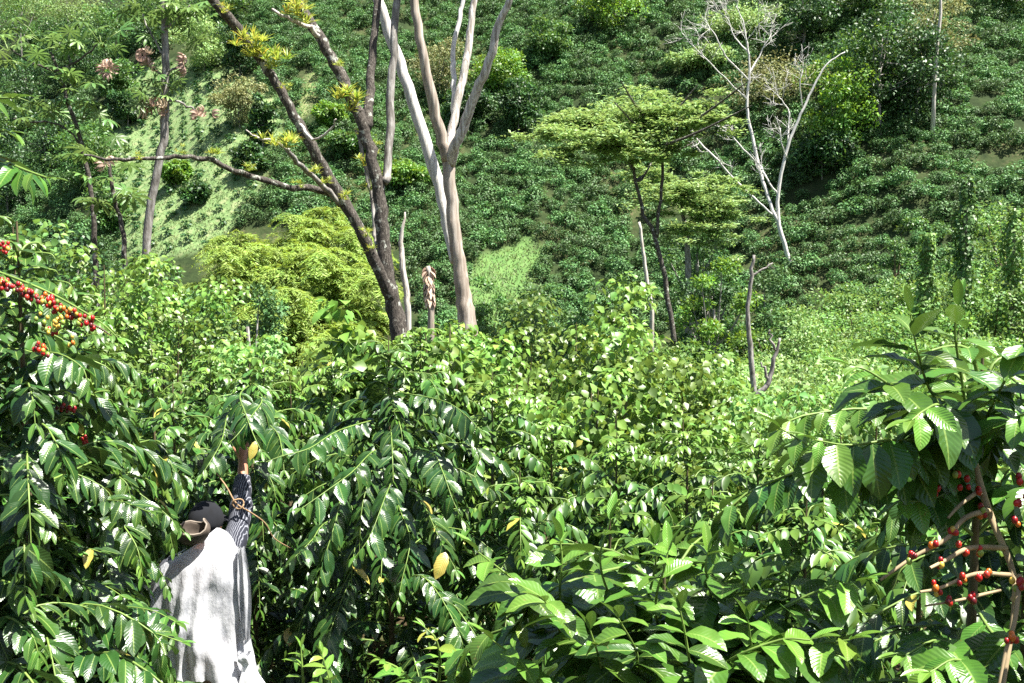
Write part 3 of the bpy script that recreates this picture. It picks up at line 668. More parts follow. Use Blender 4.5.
for k_, (px, tp, Yv, lab) in enumerate([
    (244, 240, 58, 'leftmost plume of the yellow green bamboo'), (274, 226, 60, 'tall bamboo plume in the left half of the grove'),
    (304, 234, 59, 'bamboo plume in the middle of the grove'), (340, 224, 62, 'bamboo plume just left of the mossy diagonal limb'),
     (256, 262, 52, 'low front bamboo plume at left of grove'),
    (286, 262, 51, 'low front bamboo plume in middle of grove'), (324, 266, 50, 'low front bamboo plume right of the middle'),
    (358, 282, 48, 'lowest bamboo plume beside the dark trunk'),
    (305, 292, 44, 'nearest bamboo plume above the coffee leaves')]):
    bamboo(lab, px, tp, Yv, 500 + k_)

# ------------------------------------------------------------------ mossy tree with bromeliads, dead pale tree, cecropias
Y1 = 18.0
mt_paths = [
    [(401, 352, 9.6), (398, 325, 8.8), (390, 290, 8.0), (384, 250, 7.2), (381, 210, 6.5), (377, 180, 6.2), (370, 150, 6), (361, 120, 6), (350, 95, 5.8), (335, 65, 5.5), (318, 35, 5.2), (297, 0, 4.8), (272, -45, 4)],
    [(366, 128, 5.2), (369, 105, 4.6, .2), (371, 83, 4.4, .4), (373, 43, 3.8, .6), (378, 0, 3.5, .8), (382, -45, 3, 1)],
    [(393, 302, 6.6), (384, 282, 6.2, -.2), (370, 250, 5.8, -.4), (356, 223, 5.6, -.5), (340, 196, 6, -.6), (323, 167, 5.6, -.8), (299, 123, 5.0, -1), (280, 90, 4.6, -1.1), (263, 63, 4.4, -1.2), (233, 22, 5.0, -1.5), (214, 2, 4.2, -1.7), (190, -35, 3.5, -2)],
    [(338, 196, 3.6, -.6), (316, 189, 3.4, -.9), (285, 186, 3.0, -1.3), (256, 178, 2.8, -1.6), (230, 169, 2.6, -1.9), (213, 161, 2.6, -2.1), (190, 157, 2.3, -2.3), (160, 157, 2.0, -2.5), (117, 160, 1.7, -2.8), (84, 155, 1.0, -3)],
    [(340, 205, 3.0, -.6), (325, 188, 2.8, -1.0), (301, 166, 2.6, -1.6), (287, 150, 2.2, -2)],
    [(384, 182, 4.2), (388, 165, 4.2, .1), (391, 83, 4.0, .3), (394, 33, 3.8, .4), (396, 0, 3.6, .5), (398, -45, 3, .6)],
    [(378, 248, 2.6, .1), (375, 234, 2.6, .4), (373, 200, 2.4, .6), (365, 166, 2.2, .7), (356, 129, 1.6, .8)],
    [(299, 123, 1.6, -1), (314, 140, 1.2, -1.6), (332, 127, 1.0, -1.8), (336, 119, .7, -1.9)],
    [(290, 150, 1.4, -2), (272, 140, 1.2, -2.1), (259, 139, 1.0, -2.2), (246, 130, .7, -2.3)],
    [(322, 42, 2.4), (310, 28, 2.2, -.3), (292, 20, 1.8, -.6), (272, 9, 1.2, -.8)]]
bare_tree('mossy_tree', 'dark barked tree hung with yellow bromeliads in front of bamboo', Y1, mt_paths, 'bark_dark', wob=.012, seed=51, lump=.22, sides=10,
          parts=['bark_dark', 'bark_dark', 'bark_dark', 'bark_dark', 'bark_grey', 'bark_grey', 'bark_grey', 'bark_pale', 'bark_pale', 'bark_pale'])
def bromeliad(label, px, py, spx, Yb, seed, yel=.6, name='bromeliad'):
    g = np.random.default_rng(seed); c = at(px, py, Yb); L = spx * pxs(Yb) * .80
    A = Acc(); n = 0
    for q in range(max(4, int(spx / 2.6))):
        cc = c + g.normal(0, .42, 3) * L * [1.0, .8, .75]; m_ = 24
        th = g.random(m_) * 6.28; e = g.uniform(.35, 1.45, m_)
        D = np.stack([np.cos(th) * np.cos(e), np.sin(th) * np.cos(e), np.sin(e)], -1)
        leaves(A, np.repeat(cc[None], m_, 0) + D * .02, D, np.array([0, 0, 1.0]) + g.normal(0, .1, (m_, 3)) - D * .3, L * g.uniform(.25, .85, m_), L * .075, g.uniform(.2, .8, m_), np.clip(g.normal(yel, .35, m_), 0, 1) + (g.random(m_) < .12) * .9, g, 4, 2, fold=.3, a=.15, b=.6)
    o = A.obj(name, M['brome'], None, c); tag(o, label, 'bromeliad', 'bromeliads on the mossy tree'); return o
for k_, (lab, px, py, s, dy, ye) in enumerate([
    ('yellow bromeliad tuft at the top of the upper left limb', 290, 10, 24, -.6, .8), ('golden bromeliad cluster on the long diagonal limb', 256, 46, 24, -1.4, .95),
    ('green bromeliad cluster just below the golden one', 273, 60, 24, -1.3, .3), ('big yellow green bromeliad in the main fork', 353, 96, 25, -.2, .6),
    ('bromeliad tuft on the end of the short broken branch', 284, 145, 22, -2, .6), ('bromeliad tuft halfway along the level branch', 214, 154, 13, -2.1, .5),
    ('small bromeliad on the level branch nearer the trunk', 250, 171, 11, -1.7, .45), ('bromeliad on the thin stem left of the trunk', 365, 163, 15, .6, .7),
    ('pale bromeliad low on the thin stem by the trunk', 371, 186, 13, .5, .9), ('fine moss tuft on the diagonal limb near the trunk', 345, 200, 12, -.7, .6),
    ('moss tuft on the lower diagonal limb', 362, 232, 10, -.6, .5), ('moss tuft on the broken branch', 312, 172, 12, -1.4, .6), ('small tuft left end of level branch', 182, 154, 8, -2.4, .5),
    ('small yellow tuft under the thin stem top', 357, 135, 10, .7, .7), ('tuft on diagonal limb beneath the green cluster', 286, 88, 9, -1.3, .7), ('tuft in the crook of the broken branch', 328, 183, 10, -1.1, .6),
    ('mossy tuft on the level branch left of the cecropia trunk', 140, 157, 8, -2.6, .5), ('low mossy tuft where the level branch joins the limb', 300, 184, 9, -1.1, .5), ('yellowish tuft high on the long limb near the frame top', 226, 12, 12, -1.6, .8),
    ('tuft clinging below the main fork', 372, 150, 11, .3, .6), ('small tuft on the upper left limb above the fork', 338, 66, 9, -.1, .6), ('small tuft low on the diagonal limb by the bamboo', 372, 252, 9, -.4, .5)]):
    bromeliad(lab, px, py, s, Y1 + dy - .12, 600 + k_, ye)
Y2 = 18.6
bare_tree('dead_tree', 'pale barkless dead tree with forked limbs right of the mossy tree', Y2, [
    [(470, 345, 10.5), (466, 316, 9.2), (463, 290, 7.8), (457, 250, 6.6), (452, 210, 6.2), (449, 175, 6.2), (447, 150, 5.6)],
    [(448, 160, 6), (440, 135, 5.6, -.1), (431, 95, 5.3, -.2), (422, 50, 4.6, -.3), (414, 0, 4.2, -.3), (408, -45, 4, -.3)],
    [(456, 262, 6.0, .2), (449, 230, 6.0, .4), (443, 200, 6.0, .5), (423, 133, 5.8, .6), (403, 73, 5.4, .6), (389, 33, 5.0, .6), (378, 0, 4.8, .6), (360, -45, 4.4, .6)],
    [(450, 165, 5.4), (454, 147, 5.2, -.2), (463, 128, 5.0, -.3), (476, 93, 4.6, -.5), (489, 60, 4.2, -.7), (499, 22, 3.6, -.8), (510, 0, 3.3, -.9), (528, -45, 2.6, -1)],
    [(449, 152, 4.4), (452, 128, 4.2, .2), (458, 100, 4.0, .3), (464, 73, 3.8, .4), (469, 43, 3.6, .5), (474, 0, 3.2, .6), (480, -45, 3, .6)],
    [(455, 116, 3.0, .3), (454, 92, 2.8, .5), (454, 67, 2.6, .7), (453, 50, 2.3, .8), (459, 20, 2.2, .9), (463, 0, 2.0, 1), (466, -30, 1.8, 1)]],
    'bark_pale', wob=.01, seed=52, lump=.12, sides=12, parts=['bark_brown', 'bark_brown', 'bark_white', 'bark_pale', 'bark_pale', 'bark_white'])
bare_tree('dead_pole', 'thin pale dead pole between the mossy and dead trees', 18.2, [[(408, 312, 3.4), (406, 289, 3.2), (402, 262, 3.2), (402, 235, 2.2), (405, 212, .8)]], 'bark_pale', wob=.008, seed=53)
g = np.random.default_rng(54); b_ = ground_at(429, 17.0); st = thing('dead_stump', 'short orange brown shaggy stump beside the thin dead pole', 'stump', b_)
T = Acc(); P, R = smooth([b_, at(431, 305, 17), at(428, 266, 17)], [.07, .06, .04], 4); tube(T, P, R, 8); T.obj('trunk', M['bark_brown'], st, b_)
A = Acc(); n = 90; u = g.random(n); P = at(428, 266, 17) * u[:, None] + at(430, 300, 17) * (1 - u)[:, None]; th = g.random(n) * 6.28
D = np.stack([np.cos(th), np.sin(th), -.6 + 0 * th + (u > .85) * .35], -1)
leaves(A, P, D, np.array([0, 0, 1.]) + 0 * P, .20, .07, .9, g.random(n), g, 3, 2); A.obj('dead_leaves', M['dead_leaf'], st, b_)

def palmate(A, c, g, R=.34, nl=9, age=.3, droop=.7, nrm_=None):
    nn = nrm_ if nrm_ is not None else nrm(g.normal(0, .35, 3) + [0, 0, 1])
    a0 = nrm(np.cross(nn, [0.3, 1, .1])); b0 = np.cross(nn, a0); th = np.linspace(0, 6.28 * .9, nl) + g.random() * 6.28
    D = a0 * np.cos(th)[:, None] + b0 * np.sin(th)[:, None]
    leaves(A, np.repeat(c[None], nl, 0), D, np.repeat(nn[None], nl, 0), R * g.uniform(.75, 1, nl), R * .20, droop, age, g, 4, 2, a=.9, b=.45, rnd=np.full(nl, g.random()))
def cecropia(label, Y, paths, clusters, dead, seed, mat='bark_grey', thin=.82):
    paths = [[(q[0], q[1], q[2] * thin) for q in p_] for p_ in paths]; t = bare_tree('cecropia_tree', label, Y, paths, mat, wob=.015, seed=seed, lump=.1); b_ = np.array(t.location); g = np.random.default_rng(seed + 7)
    A = Acc(); B = Acc(); S = Acc()
    for px, py, k, R in clusters:
        c = at(px, py, Y + g.normal(0, .25))
        for q in range(k):
            off = g.normal(0, 1, 3) * [.30, .30, .16]; palmate(A, c + off, g, R * g.uniform(.8, 1.2), 9, np.clip(g.normal(.2, .25), 0, 1), g.uniform(.35, .9))
            tube(S, np.array([c - [0, 0, .15], c + off * .5 + [0, 0, -.02], c + off]), np.array([.012, .01, .007]), 4)
    A.obj('foliage', M['cecropia'], t, b_); S.obj('leaf_stalks', M['twig_green'], t, b_)
    for px, py, k in dead:
        c = at(px, py, Y - .1)
        for q in range(k): palmate(B, c + g.normal(0, .09, 3), g, .26, 8, g.random(), 1.9, nrm(g.normal(0, .6, 3) + [0, 0, -.2]))
    if dead: B.obj('dead_leaves', M['dead_leaf'], t, b_)
cecropia('tall cecropia with dark trunk and hanging pinkish dead leaves', 23.0,
    [[(146, 262, 5.4), (148, 227, 5.0), (157, 170, 4.8), (163, 143, 4.8), (165, 113, 5.0), (166, 67, 4.4), (165, 27, 4.0), (163, -20, 3.4)],
     [(165, 72, 1.6), (176, 68, 1.5), (187, 60, 1.2)], [(164, 100, 1.5), (176, 101, 1.4), (190, 107, 1.2), (198, 112, .9)], [(164, 76, 1.4), (150, 66, 1.1), (146, 60, .9)], [(164, 55, 1.4), (152, 36, 1.2), (143, 14, 1.0)], [(165, 30, 1.4), (180, 15, 1.1), (190, 5, .9)]],
    [(165, 8, 8, .36), (145, 12, 6, .36), (185, 10, 6, .36), (172, 28, 4, .32), (156, 80, 5, .3), (146, 92, 5, .32), (164, 92, 4, .3), (172, 84, 3, .28), (205, 5, 4, .34), (132, 4, 4, .34)],
    [(110, 66, 6), (146, 58, 7), (188, 63, 5), (150, 106, 8), (163, 110, 4), (199, 113, 5)], 71)
cecropia('small spreading cecropia with arching pale branches at far left', 21.0,
    [[(95, 250, 4.4), (92, 200, 4.0), (82, 145, 3.6), (67, 100, 3.2), (57, 67, 2.6), (50, 52, 2.0)], [(60, 72, 2.0), (40, 66, 1.8), (22, 58, 1.5), (10, 48, 1.1)], [(59, 70, 2.2), (72, 64, 2.0), (84, 56, 1.7), (100, 42, 1.2)], [(84, 150, 1.8), (60, 124, 1.5), (30, 122, 1.2), (12, 118, .9)]],
    [(8, 44, 6, .34), (40, 34, 7, .34), (58, 40, 6, .34), (102, 40, 7, .34), (76, 80, 6, .32), (58, 104, 7, .34), (38, 98, 5, .34), (28, 120, 4, .3), (82, 112, 5, .32), (62, 78, 3, .3)], [], 73, 'bark_dark', .6)
cecropia('young slim cecropia with long drooping pale leaves under level branch', 20.0,
    [[(125, 262, 3.6), (122, 227, 3.2), (112, 187, 2.8), (109, 160, 2.0)]], [(108, 156, 5, .42), (112, 196, 5, .44), (100, 180, 3, .36)], [(108, 162, 2)], 75, 'bark_dark', .7)
# ------------------------------------------------------------------ the broad leaved thicket in the middle distance
def thicket(label, px, tp, Yv, wid, seed, mat='heart', L=.12, n=2600, name='broadleaf_shrub', group=None, a=.32, b=.8, dep=None, wl=.78, base_px=None):
    g = np.random.default_rng(seed); b_ = ground_at(px, Yv); H = at(px, tp - 16, Yv)[2] - b_[2]; dep = dep or wid
    n = int(n * 1.5); L = L * .92; t = thing(name, label, 'shrub', b_, group); S = Acc(); A = Acc()
    ns = 16; tips = np.stack([g.normal(0, .27, ns) * wid, g.normal(0, .27, ns) * dep, H * (.55 + .48 * g.random(ns) ** .6)], -1)
    tips[:, 2] *= 1 - .35 * np.clip((tips[:, 0] / (wid * .5)) ** 2 + (tips[:, 1] / (dep * .5)) ** 2, 0, 1)
    for tp_ in tips:
        p_, r_ = smooth([[tp_[0] * .25, tp_[1] * .25, -.1], tp_ * [.6, .6, .55], tp_ * .9], [.03, .02, .006], 4); tube(S, p_, r_, 5)
    nb = 46; k0 = g.integers(0, ns, nb); cc = tips[k0] * (np.array([1, 1, 1]) * g.uniform(.45, 1.0, (nb, 1)) ** .5) + g.normal(0, .13, (nb, 3)) * [wid, dep, .22 * H]
    cc[:, 2] = np.clip(cc[:, 2], .15, H * 1.0); cl = g.uniform(.10, .22, nb) * wid
    k = g.integers(0, nb, n); d = nrm(g.normal(0, 1, (n, 3)) + [0, -.25, .5]); rad = g.random((n, 1)) ** .35
    P = cc[k] + d * rad * cl[k][:, None] * [1, 1, .75]
    P[:, 2] = np.maximum(P[:, 2], .05)
    D = d * [.8, .8, .1] + g.normal(0, .45, (n, 3)) + [0, 0, -.45]; Nn = d * .7 + [0, -.15, .75] + g.normal(0, .33, (n, 3))
    cr = np.clip(.45 + .36 * g.normal(0, 1, nb)[k] + g.normal(0, .18, n), 0, 1); Ls = L * g.uniform(.55, 1.25, n)
    leaves(A, P, D, Nn, Ls, Ls * wl * g.uniform(.85, 1.1, n), g.uniform(.2, .9, n), np.clip((rad[:, 0] - .5) * 1.2 * g.random(n) + g.normal(.15, .2, n), 0, 1.0) + (g.random(n) < .015) * .7, g, 3, 2, fold=.12, a=a, b=b, rnd=cr)
    S.obj('stems', M['twig'], t); A.obj('foliage', M[mat], t); return t
for k_, q in enumerate([
    ('large leaved light shrub just left of the mossy trunk foot', 348, 312, 11.2, 1.5, 'heart', .17, 900),
    ('large leaved shrub between the mossy trunk and dead tree foot', 440, 296, 11.0, 1.4, 'heart', .17, 1100),
    ('pale green thicket in front of the dead tree foot', 496, 310, 13.0, 2.6, 'heart', .11, 3400),
    ('tallest mound of the pale heart leaved thicket', 575, 306, 13.4, 2.6, 'heart', .12, 3600),
    ('heart leaved thicket right of the tallest mound', 640, 316, 13.0, 2.4, 'heart', .12, 3400),
    ('right flank of pale thicket sloping to the valley', 692, 366, 12.6, 2.0, 'heart', .11, 2600),
    ('nearer pale thicket below the tallest mound', 590, 352, 10.8, 2.2, 'heart', .12, 2800),
    ('nearer pale thicket at its right foot', 676, 402, 10.6, 2.0, 'heart', .11, 2300),
    ('light leafy shrub at the foot of the crooked snag', 752, 416, 11.5, 2.4, 'vine', .10, 2600),
    ('light shrub right of the crooked snag', 812, 420, 10.5, 2.2, 'vine', .10, 2300),
    ('pale small leaved mass behind the right coffee bush', 880, 408, 8.8, 2.0, 'vine', .09, 2600),
    ('low pale small leaved shrubs behind red cherries', 985, 440, 6.5, 1.9, 'vine', .075, 2800),
    ('bright small leaved vine mound on the left of the grove', 165, 250, 14.0, 2.6, 'heart', .10, 3400),
    ('bright vine mound behind the left coffee trees', 100, 246, 12.5, 2.2, 'heart', .10, 2800),
    ('shaded leafy mound at the far left', 40, 236, 11.5, 2.2, 'vine', .10, 2600),
    ('leafy mound below the left end of the bamboo', 240, 352, 13.5, 2.4, 'vine', .10, 2800),
    ('low light shrub below the nearest bamboo plume', 296, 354, 12.5, 2.0, 'heart', .10, 2400),
    ('light shrub mass in front of mossy trunk base', 400, 326, 12.4, 2.0, 'heart', .11, 2400)]):
    thicket(q[0], q[1], q[2], q[3], q[4], 700 + k_, q[5], q[6], q[7])

# ------------------------------------------------------------------ coffee bushes close by
def along(P, s):
    seg = np.linalg.norm(np.diff(P, axis=0), axis=1); c = np.concatenate([[0], np.cumsum(seg)]); s = np.asarray(s)
    i = np.clip(np.searchsorted(c, s) - 1, 0, len(seg) - 1); t = ((s - c[i]) / np.maximum(seg[i], 1e-6))[:, None]
    return P[i] * (1 - t) + P[i + 1] * t, nrm(P[i + 1] - P[i])
def leafy_branch(S, A, P, R, g, L, gap, start=.3, res=(4, 2), rip=0.0, young=2, droop=.45, tintage=0.0, bare=False, rnd0=None, broad=1.0):
    tube(S, P, R, 5)
    if bare: return
    ln = np.linalg.norm(np.diff(P, axis=0), axis=1).sum(); s = np.arange(start * ln, ln * .995, gap); n = len(s)
    if n < 1: return
    Q, T = along(P, s); up = np.array([0, 0, 1.0]); side = nrm(np.cross(T, up) + 1e-6); rr = np.linspace(1, 0, n)
    r0 = g.random() if rnd0 is None else rnd0
    for sg in (-1, 1):
        keep = g.random(n) > .06
        D = side * sg * g.uniform(.7, 1.0, (n, 1)) + T * g.uniform(.45, .9, (n, 1)) - up * (droop * g.uniform(.3, 1.5, (n, 1))) + g.normal(0, .14, (n, 3))
        Nn = up + side * sg * .15 + g.normal(0, .22, (n, 3)) + T * .25
        idx = np.arange(n)[::-1]; age = np.clip(g.normal(.15, .12, n) + tintage, 0, 1) + np.where(idx < young, .55 - .18 * idx, 0)
        age = np.where(g.random(n) < (-1 if res[0] > 8 else .006), 1.75, age)
        sz = L * g.uniform(.62, 1.18, n) * np.where(idx < young, .55 + .2 * idx, 1.0)
        leaves(A, Q[keep], D[keep], Nn[keep], sz[keep], (sz * broad * g.uniform(.37, .47, n))[keep], g.uniform(.25, .95, n)[keep], age[keep], g, res[0], res[1], fold=.16, rip=rip, a=.72, b=.78, rnd=np.clip(r0 * .5 + g.normal(.25, .2, n), 0, 1)[keep])
    # terminal bud leaves
    tipD = np.repeat(T[-1:], 2, 0) + side[-1:] * np.array([[-.35], [.35]]) + [0, 0, .25]
    leaves(A, np.repeat(P[-1:], 2, 0), tipD, np.repeat(up[None], 2, 0), L * .5, L * .16, .3, .9, g, res[0], res[1], fold=.2, a=.72, b=.78)
BERRY = np.array([(.42, .012, .012), (.30, .008, .012), (.55, .03, .015), (.12, .01, .012), (.62, .16, .02), (.55, .38, .06), (.25, .34, .06), (.50, .05, .03)])
def cherries(name_parent, origin, pts, g, mix, r=.0075, per=8, spread=.018, label=None):
    """one mesh per cluster along a branch"""
    for c in pts:
        A = Acc(); m_ = max(3, int(g.normal(per, 2)))
        for q in range(m_):
            d = nrm(g.normal(0, 1, 3) + [0, -.3, .1]); col = BERRY[g.choice(len(BERRY), p=mix)] * g.uniform(.75, 1.2)
            rr = r * g.uniform(.8, 1.12); sphere(A, c + d * spread * g.uniform(.6, 1.15), (rr, rr, rr * 1.28), (*np.clip(col, 0, 1), 1), 6, 9)
        A.obj('cherry_cluster', M['cherry'], name_parent, origin)
RED = np.array([.34, .22, .16, .10, .06, .05, .05, .02]); MIXD = np.array([.14, .20, .08, .16, .10, .12, .16, .04]); GREEN = np.array([.03, .02, .03, .02, .08, .30, .50, .02])
CLEAR = [(184, 508), (258, 440), (270, 690), (176, 690), (164, 640), (154, 600), (164, 560)]     # the open alley the picker stands in
def coffee_bush(label, px, tp, Yv, R, seed, mat='coffee_mid', L=.13, gap=.055, node=.085, res=(4, 2), rip=0.0, lean=(0, 0), top_up=.5, start=.3, group=None, age=0.0, zmin=.12, extra=(), nmax=1e9, clus=0, mix=RED, young=2, x=None, near=.75, flat=1.0, broad=1.0, sag=1.0):
    g = np.random.default_rng(seed); b_ = ground_at(px, Yv); top = at(px, tp, Yv); H = top[2] - b_[2]
    t = thing('coffee_bush', label, 'coffee bush', b_, group); S = Acc(); T = Acc(); A = Acc()
    P, Rr = smooth([b_ - [0, 0, .1], b_ + [lean[0] * .3, lean[1] * .3, H * .4], b_ + [lean[0] * .7, lean[1] * .7, H * .75], b_ + [lean[0], lean[1], H * .97]], [.022, .016, .009, .003], 8)
    tube(T, P, Rr, 7)
    ln = H; zs = np.arange(zmin * ln, ln * .985, node); ph = g.random() * 6.28; spots = []
    for i_, z in enumerate(zs):
        f = z / ln; prof = R * (min(1.0, (1 - f) * 2.0 * flat + .10 * flat)) * (.85 + .15 * min(1, f * 3))
        c, tg = along(P, np.array([z])); c = c[0]
        for sgn in (0, 1):
            a = ph + i_ * 1.62 + sgn * math.pi + g.normal(0, .25); l = prof * g.uniform(.7, 1.15)
            if g.random() < .05: continue
            e0 = (.95 if f > .85 else .35 + .25 * f) * (1 if f > .6 else .7) + g.normal(0, .12)
            o_ = np.array([math.cos(a), math.sin(a), 0]); dr = sag * (.22 + .35 * l * g.uniform(.6, 1.3)) if f < .85 else .05
            p1 = c + (o_ * math.cos(e0) + np.array([0, 0, math.sin(e0)])) * l * .5
            p2 = c + o_ * l * (.80 + .1 * math.cos(e0)) + np.array([0, 0, l * (.55 * math.sin(e0)) - dr * l * .5]); p3 = c + o_ * l + np.array([0, 0, l * .42 * math.sin(e0) - dr * l])
            q_, r_ = smooth([c, p1, p2, p3], [.0055, .004, .0028, .0016], 4)
            if Yv < 4.9 and CLEAR is not None:
                ax, ay = proj(np.array([p2, p3, (p2 + p3) / 2]))
                if poly_mask(ax, ay, CLEAR).any(): continue
            if np.linalg.norm(p3) < near or (np.linalg.norm(p2) < near): continue
            leafy_branch(S, A, q_, r_, g, L * (1 if f < .85 else .75), gap, start if l > .3 else .1, res, rip, young, tintage=age + (.25 if f > .85 else 0), broad=broad)
            if clus and l > .35: spots.append(q_[int(len(q_) * g.uniform(.2, .55))])
    T.obj('stem', M['twig'], t, b_)
    for ex in extra:
        pth, kw = ex; pth = [P[np.argmin(np.linalg.norm(P - pth[0], axis=1))]] + list(pth); p_, r_ = smooth(pth, np.linspace(.0045, .0016, len(pth)), 5); leafy_branch(S, A, p_, r_, g, kw.get('L', L), kw.get('gap', gap), kw.get('start', .25), res, rip, young, droop=kw.get('droop', .8), tintage=age, broad=broad)
    S.obj('branches', M['twig_green'], t, b_); A.obj('foliage', M[mat], t, b_)
    if clus and spots:
        idx = g.permutation(len(spots))[:clus]; cherries(t, b_, [spots[i] for i in idx], g, mix)
    return t, b_
near_kw = dict(mat='coffee_near', res=(10, 4), rip=.055)
# middle rows
for k_, q in enumerate([
    ('coffee bush behind the picker to the left', 150, 338, 7.0, .95), ('coffee bush right behind the raised arm', 262, 344, 7.4, .95),
    ('coffee bush in the left row below the vine mounds', 96, 316, 8.4, 1.0), ('coffee bush low in front of the bamboo foot', 208, 346, 9.2, 1.0),
    ('coffee bush before the large leaved shrubs', 330, 346, 8.8, 1.0), ('coffee bush in front of the mossy trunk', 420, 316, 8.2, 1.0),
    ('coffee bush left of the pale thicket', 492, 360, 7.8, .95), ('coffee bush in front of the pale thicket', 552, 412, 8.0, .95),
    ('coffee bush at the middle of the centre row', 618, 424, 7.2, .95), ('coffee bush right of the middle of the centre row', 690, 420, 7.0, .95),
    ('coffee bush at the right of the centre row', 762, 424, 6.6, .95), ('coffee bush between the centre row and right front bush', 828, 428, 6.0, .85),
    ('nearer coffee bush under the centre row', 520, 458, 5.8, .85), ('nearer coffee bush behind the front centre bush', 612, 478, 5.2, .8),
    ('nearer coffee bush right behind the front centre bush', 716, 470, 5.0, .8), ('shaded coffee bush left of the red cherries', 812, 486, 4.2, .7),
    ('shaded coffee bush behind the red cherries', 930, 470, 4.6, .8)]):
    coffee_bush(q[0], q[1], q[2], q[3], q[4], 800 + k_, L=.122, gap=.042, node=.062, start=.12)
# the tree right of the picker, its long drooping branches reaching towards us
ex = []
for pth in [[(372, 452, 5.6), (352, 472, 5.2), (322, 494, 5.0), (302, 508, 4.9)], [(395, 470, 5.6), (384, 500, 5.2), (370, 536, 5.0), (356, 556, 4.95)], [(430, 452, 5.6), (442, 470, 5.2), (452, 498, 5.05), (462, 520, 5.0)],
            [(330, 520, 5.5), (312, 540, 5.2), (296, 556, 5.05), (286, 566, 5.0)], [(400, 510, 5.5), (410, 540, 5.2), (402, 580, 5.05), (398, 600, 5.0)], [(340, 430, 5.6), (310, 448, 5.3), (282, 456, 5.2), (266, 462, 5.15)],
            [(440, 400, 5.6), (462, 412, 5.3), (480, 430, 5.2)], [(350, 470, 5.6), (336, 520, 5.2), (322, 566, 5.05), (316, 590, 5.0)], [(420, 500, 5.6), (440, 540, 5.3), (456, 570, 5.2)]]:
    ex.append(([at(*p) for p in pth], dict(droop=1.0, start=.2, L=.14)))
coffee_bush('tall glossy coffee tree right of the picker with drooping branches', 388, 322, 6.0, 1.0, 851, mat='coffee_dark', start=.14, L=.135, gap=.05, node=.062, res=(6, 2), rip=.055, extra=ex)
EXH = [([at(*p) for p in pth], dict(droop=.9, start=.3, L=.13)) for pth in [[(262, 400, 5.6), (250, 418, 5.3), (238, 434, 5.15), (226, 446, 5.1)], [(240, 395, 5.6), (246, 415, 5.3), (254, 436, 5.15), (262, 452, 5.1)], [(230, 410, 5.6), (222, 440, 5.2), (210, 462, 5.0), (202, 474, 4.95)], [(275, 430, 5.6), (282, 450, 5.3), (284, 470, 5.2)]]]
coffee_bush('coffee tree over the picker with a hand among its leaves', 248, 352, 6.0, .72, 852, mat='coffee_dark', start=.14, L=.13, gap=.05, node=.065, extra=EXH, res=(6, 2), rip=.055)
coffee_bush('dark coffee bush ahead of the picker on the left', 170, 372, 6.0, .72, 853, mat='coffee_dark', start=.14, L=.13, gap=.05, node=.065, res=(6, 2), rip=.055)
# left side
tl, bl = coffee_bush('tall dark coffee tree at the left edge with ripening cherries', 20, 196, 3.3, .62, 861, mat='coffee_dark', start=.14, L=.12, gap=.042, node=.055, res=(8, 4), rip=.055)
coffee_bush('coffee bush between the left tree and the picker', 84, 352, 4.3, .58, 862, mat='coffee_dark', start=.14, L=.12, gap=.045, node=.058, res=(8, 4), rip=.055)
ex = [([at(*p) for p in pth], dict(droop=.3, start=.2, L=.11)) for pth in [[(60, 640, 3.9), (110, 628, 3.7), (150, 632, 3.6), (182, 642, 3.55)], [(40, 560, 3.9), (80, 548, 3.7), (112, 556, 3.6)], [(60, 510, 4.0), (110, 500, 3.9), (150, 512, 3.8)], [(60, 590, 3.9), (100, 585, 3.8), (128, 600, 3.7)], [(70, 690, 3.8), (120, 668, 3.7), (160, 672, 3.6)], [(100, 470, 4.5), (140, 494, 4.5), (168, 516, 4.5), (184, 532, 4.5)], [(104, 530, 4.4), (136, 548, 4.4), (160, 572, 4.4), (168, 590, 4.4)], [(150, 440, 4.6), (172, 466, 4.6), (184, 492, 4.6)], [(60, 610, 3.9), (110, 606, 3.8), (150, 610, 3.75), (176, 622, 3.7)]]]
coffee_bush('low dark coffee bush in the lower left corner', 34, 470, 3.7, .46, 863, mat='coffee_dark', start=.14, L=.12, gap=.045, node=.055, res=(8, 4), rip=.055, extra=ex)
coffee_bush('shaded coffee bush at the very left bottom edge', -30, 430, 3.0, .5, 864, mat='coffee_dark', start=.14, L=.12, gap=.045, node=.06, res=(8, 4), rip=.055)
coffee_bush('tall coffee tree rising out of the frame at the upper left edge', -34, 128, 3.9, .62, 866, mat='coffee_dark', start=.14, L=.125, gap=.045, node=.058, res=(8, 4), rip=.055)
coffee_bush('coffee tree leaning over the left edge behind the ripening branch', 16, 206, 4.4, .62, 868, mat='coffee_mid', start=.12, L=.12, gap=.045, node=.055, res=(6, 2), rip=.055)
coffee_bush('coffee tree filling the gap behind the ripening branch', 70, 262, 5.0, .66, 867, mat='coffee_dark', start=.14, L=.125, gap=.046, node=.06, res=(6, 2), rip=.055)
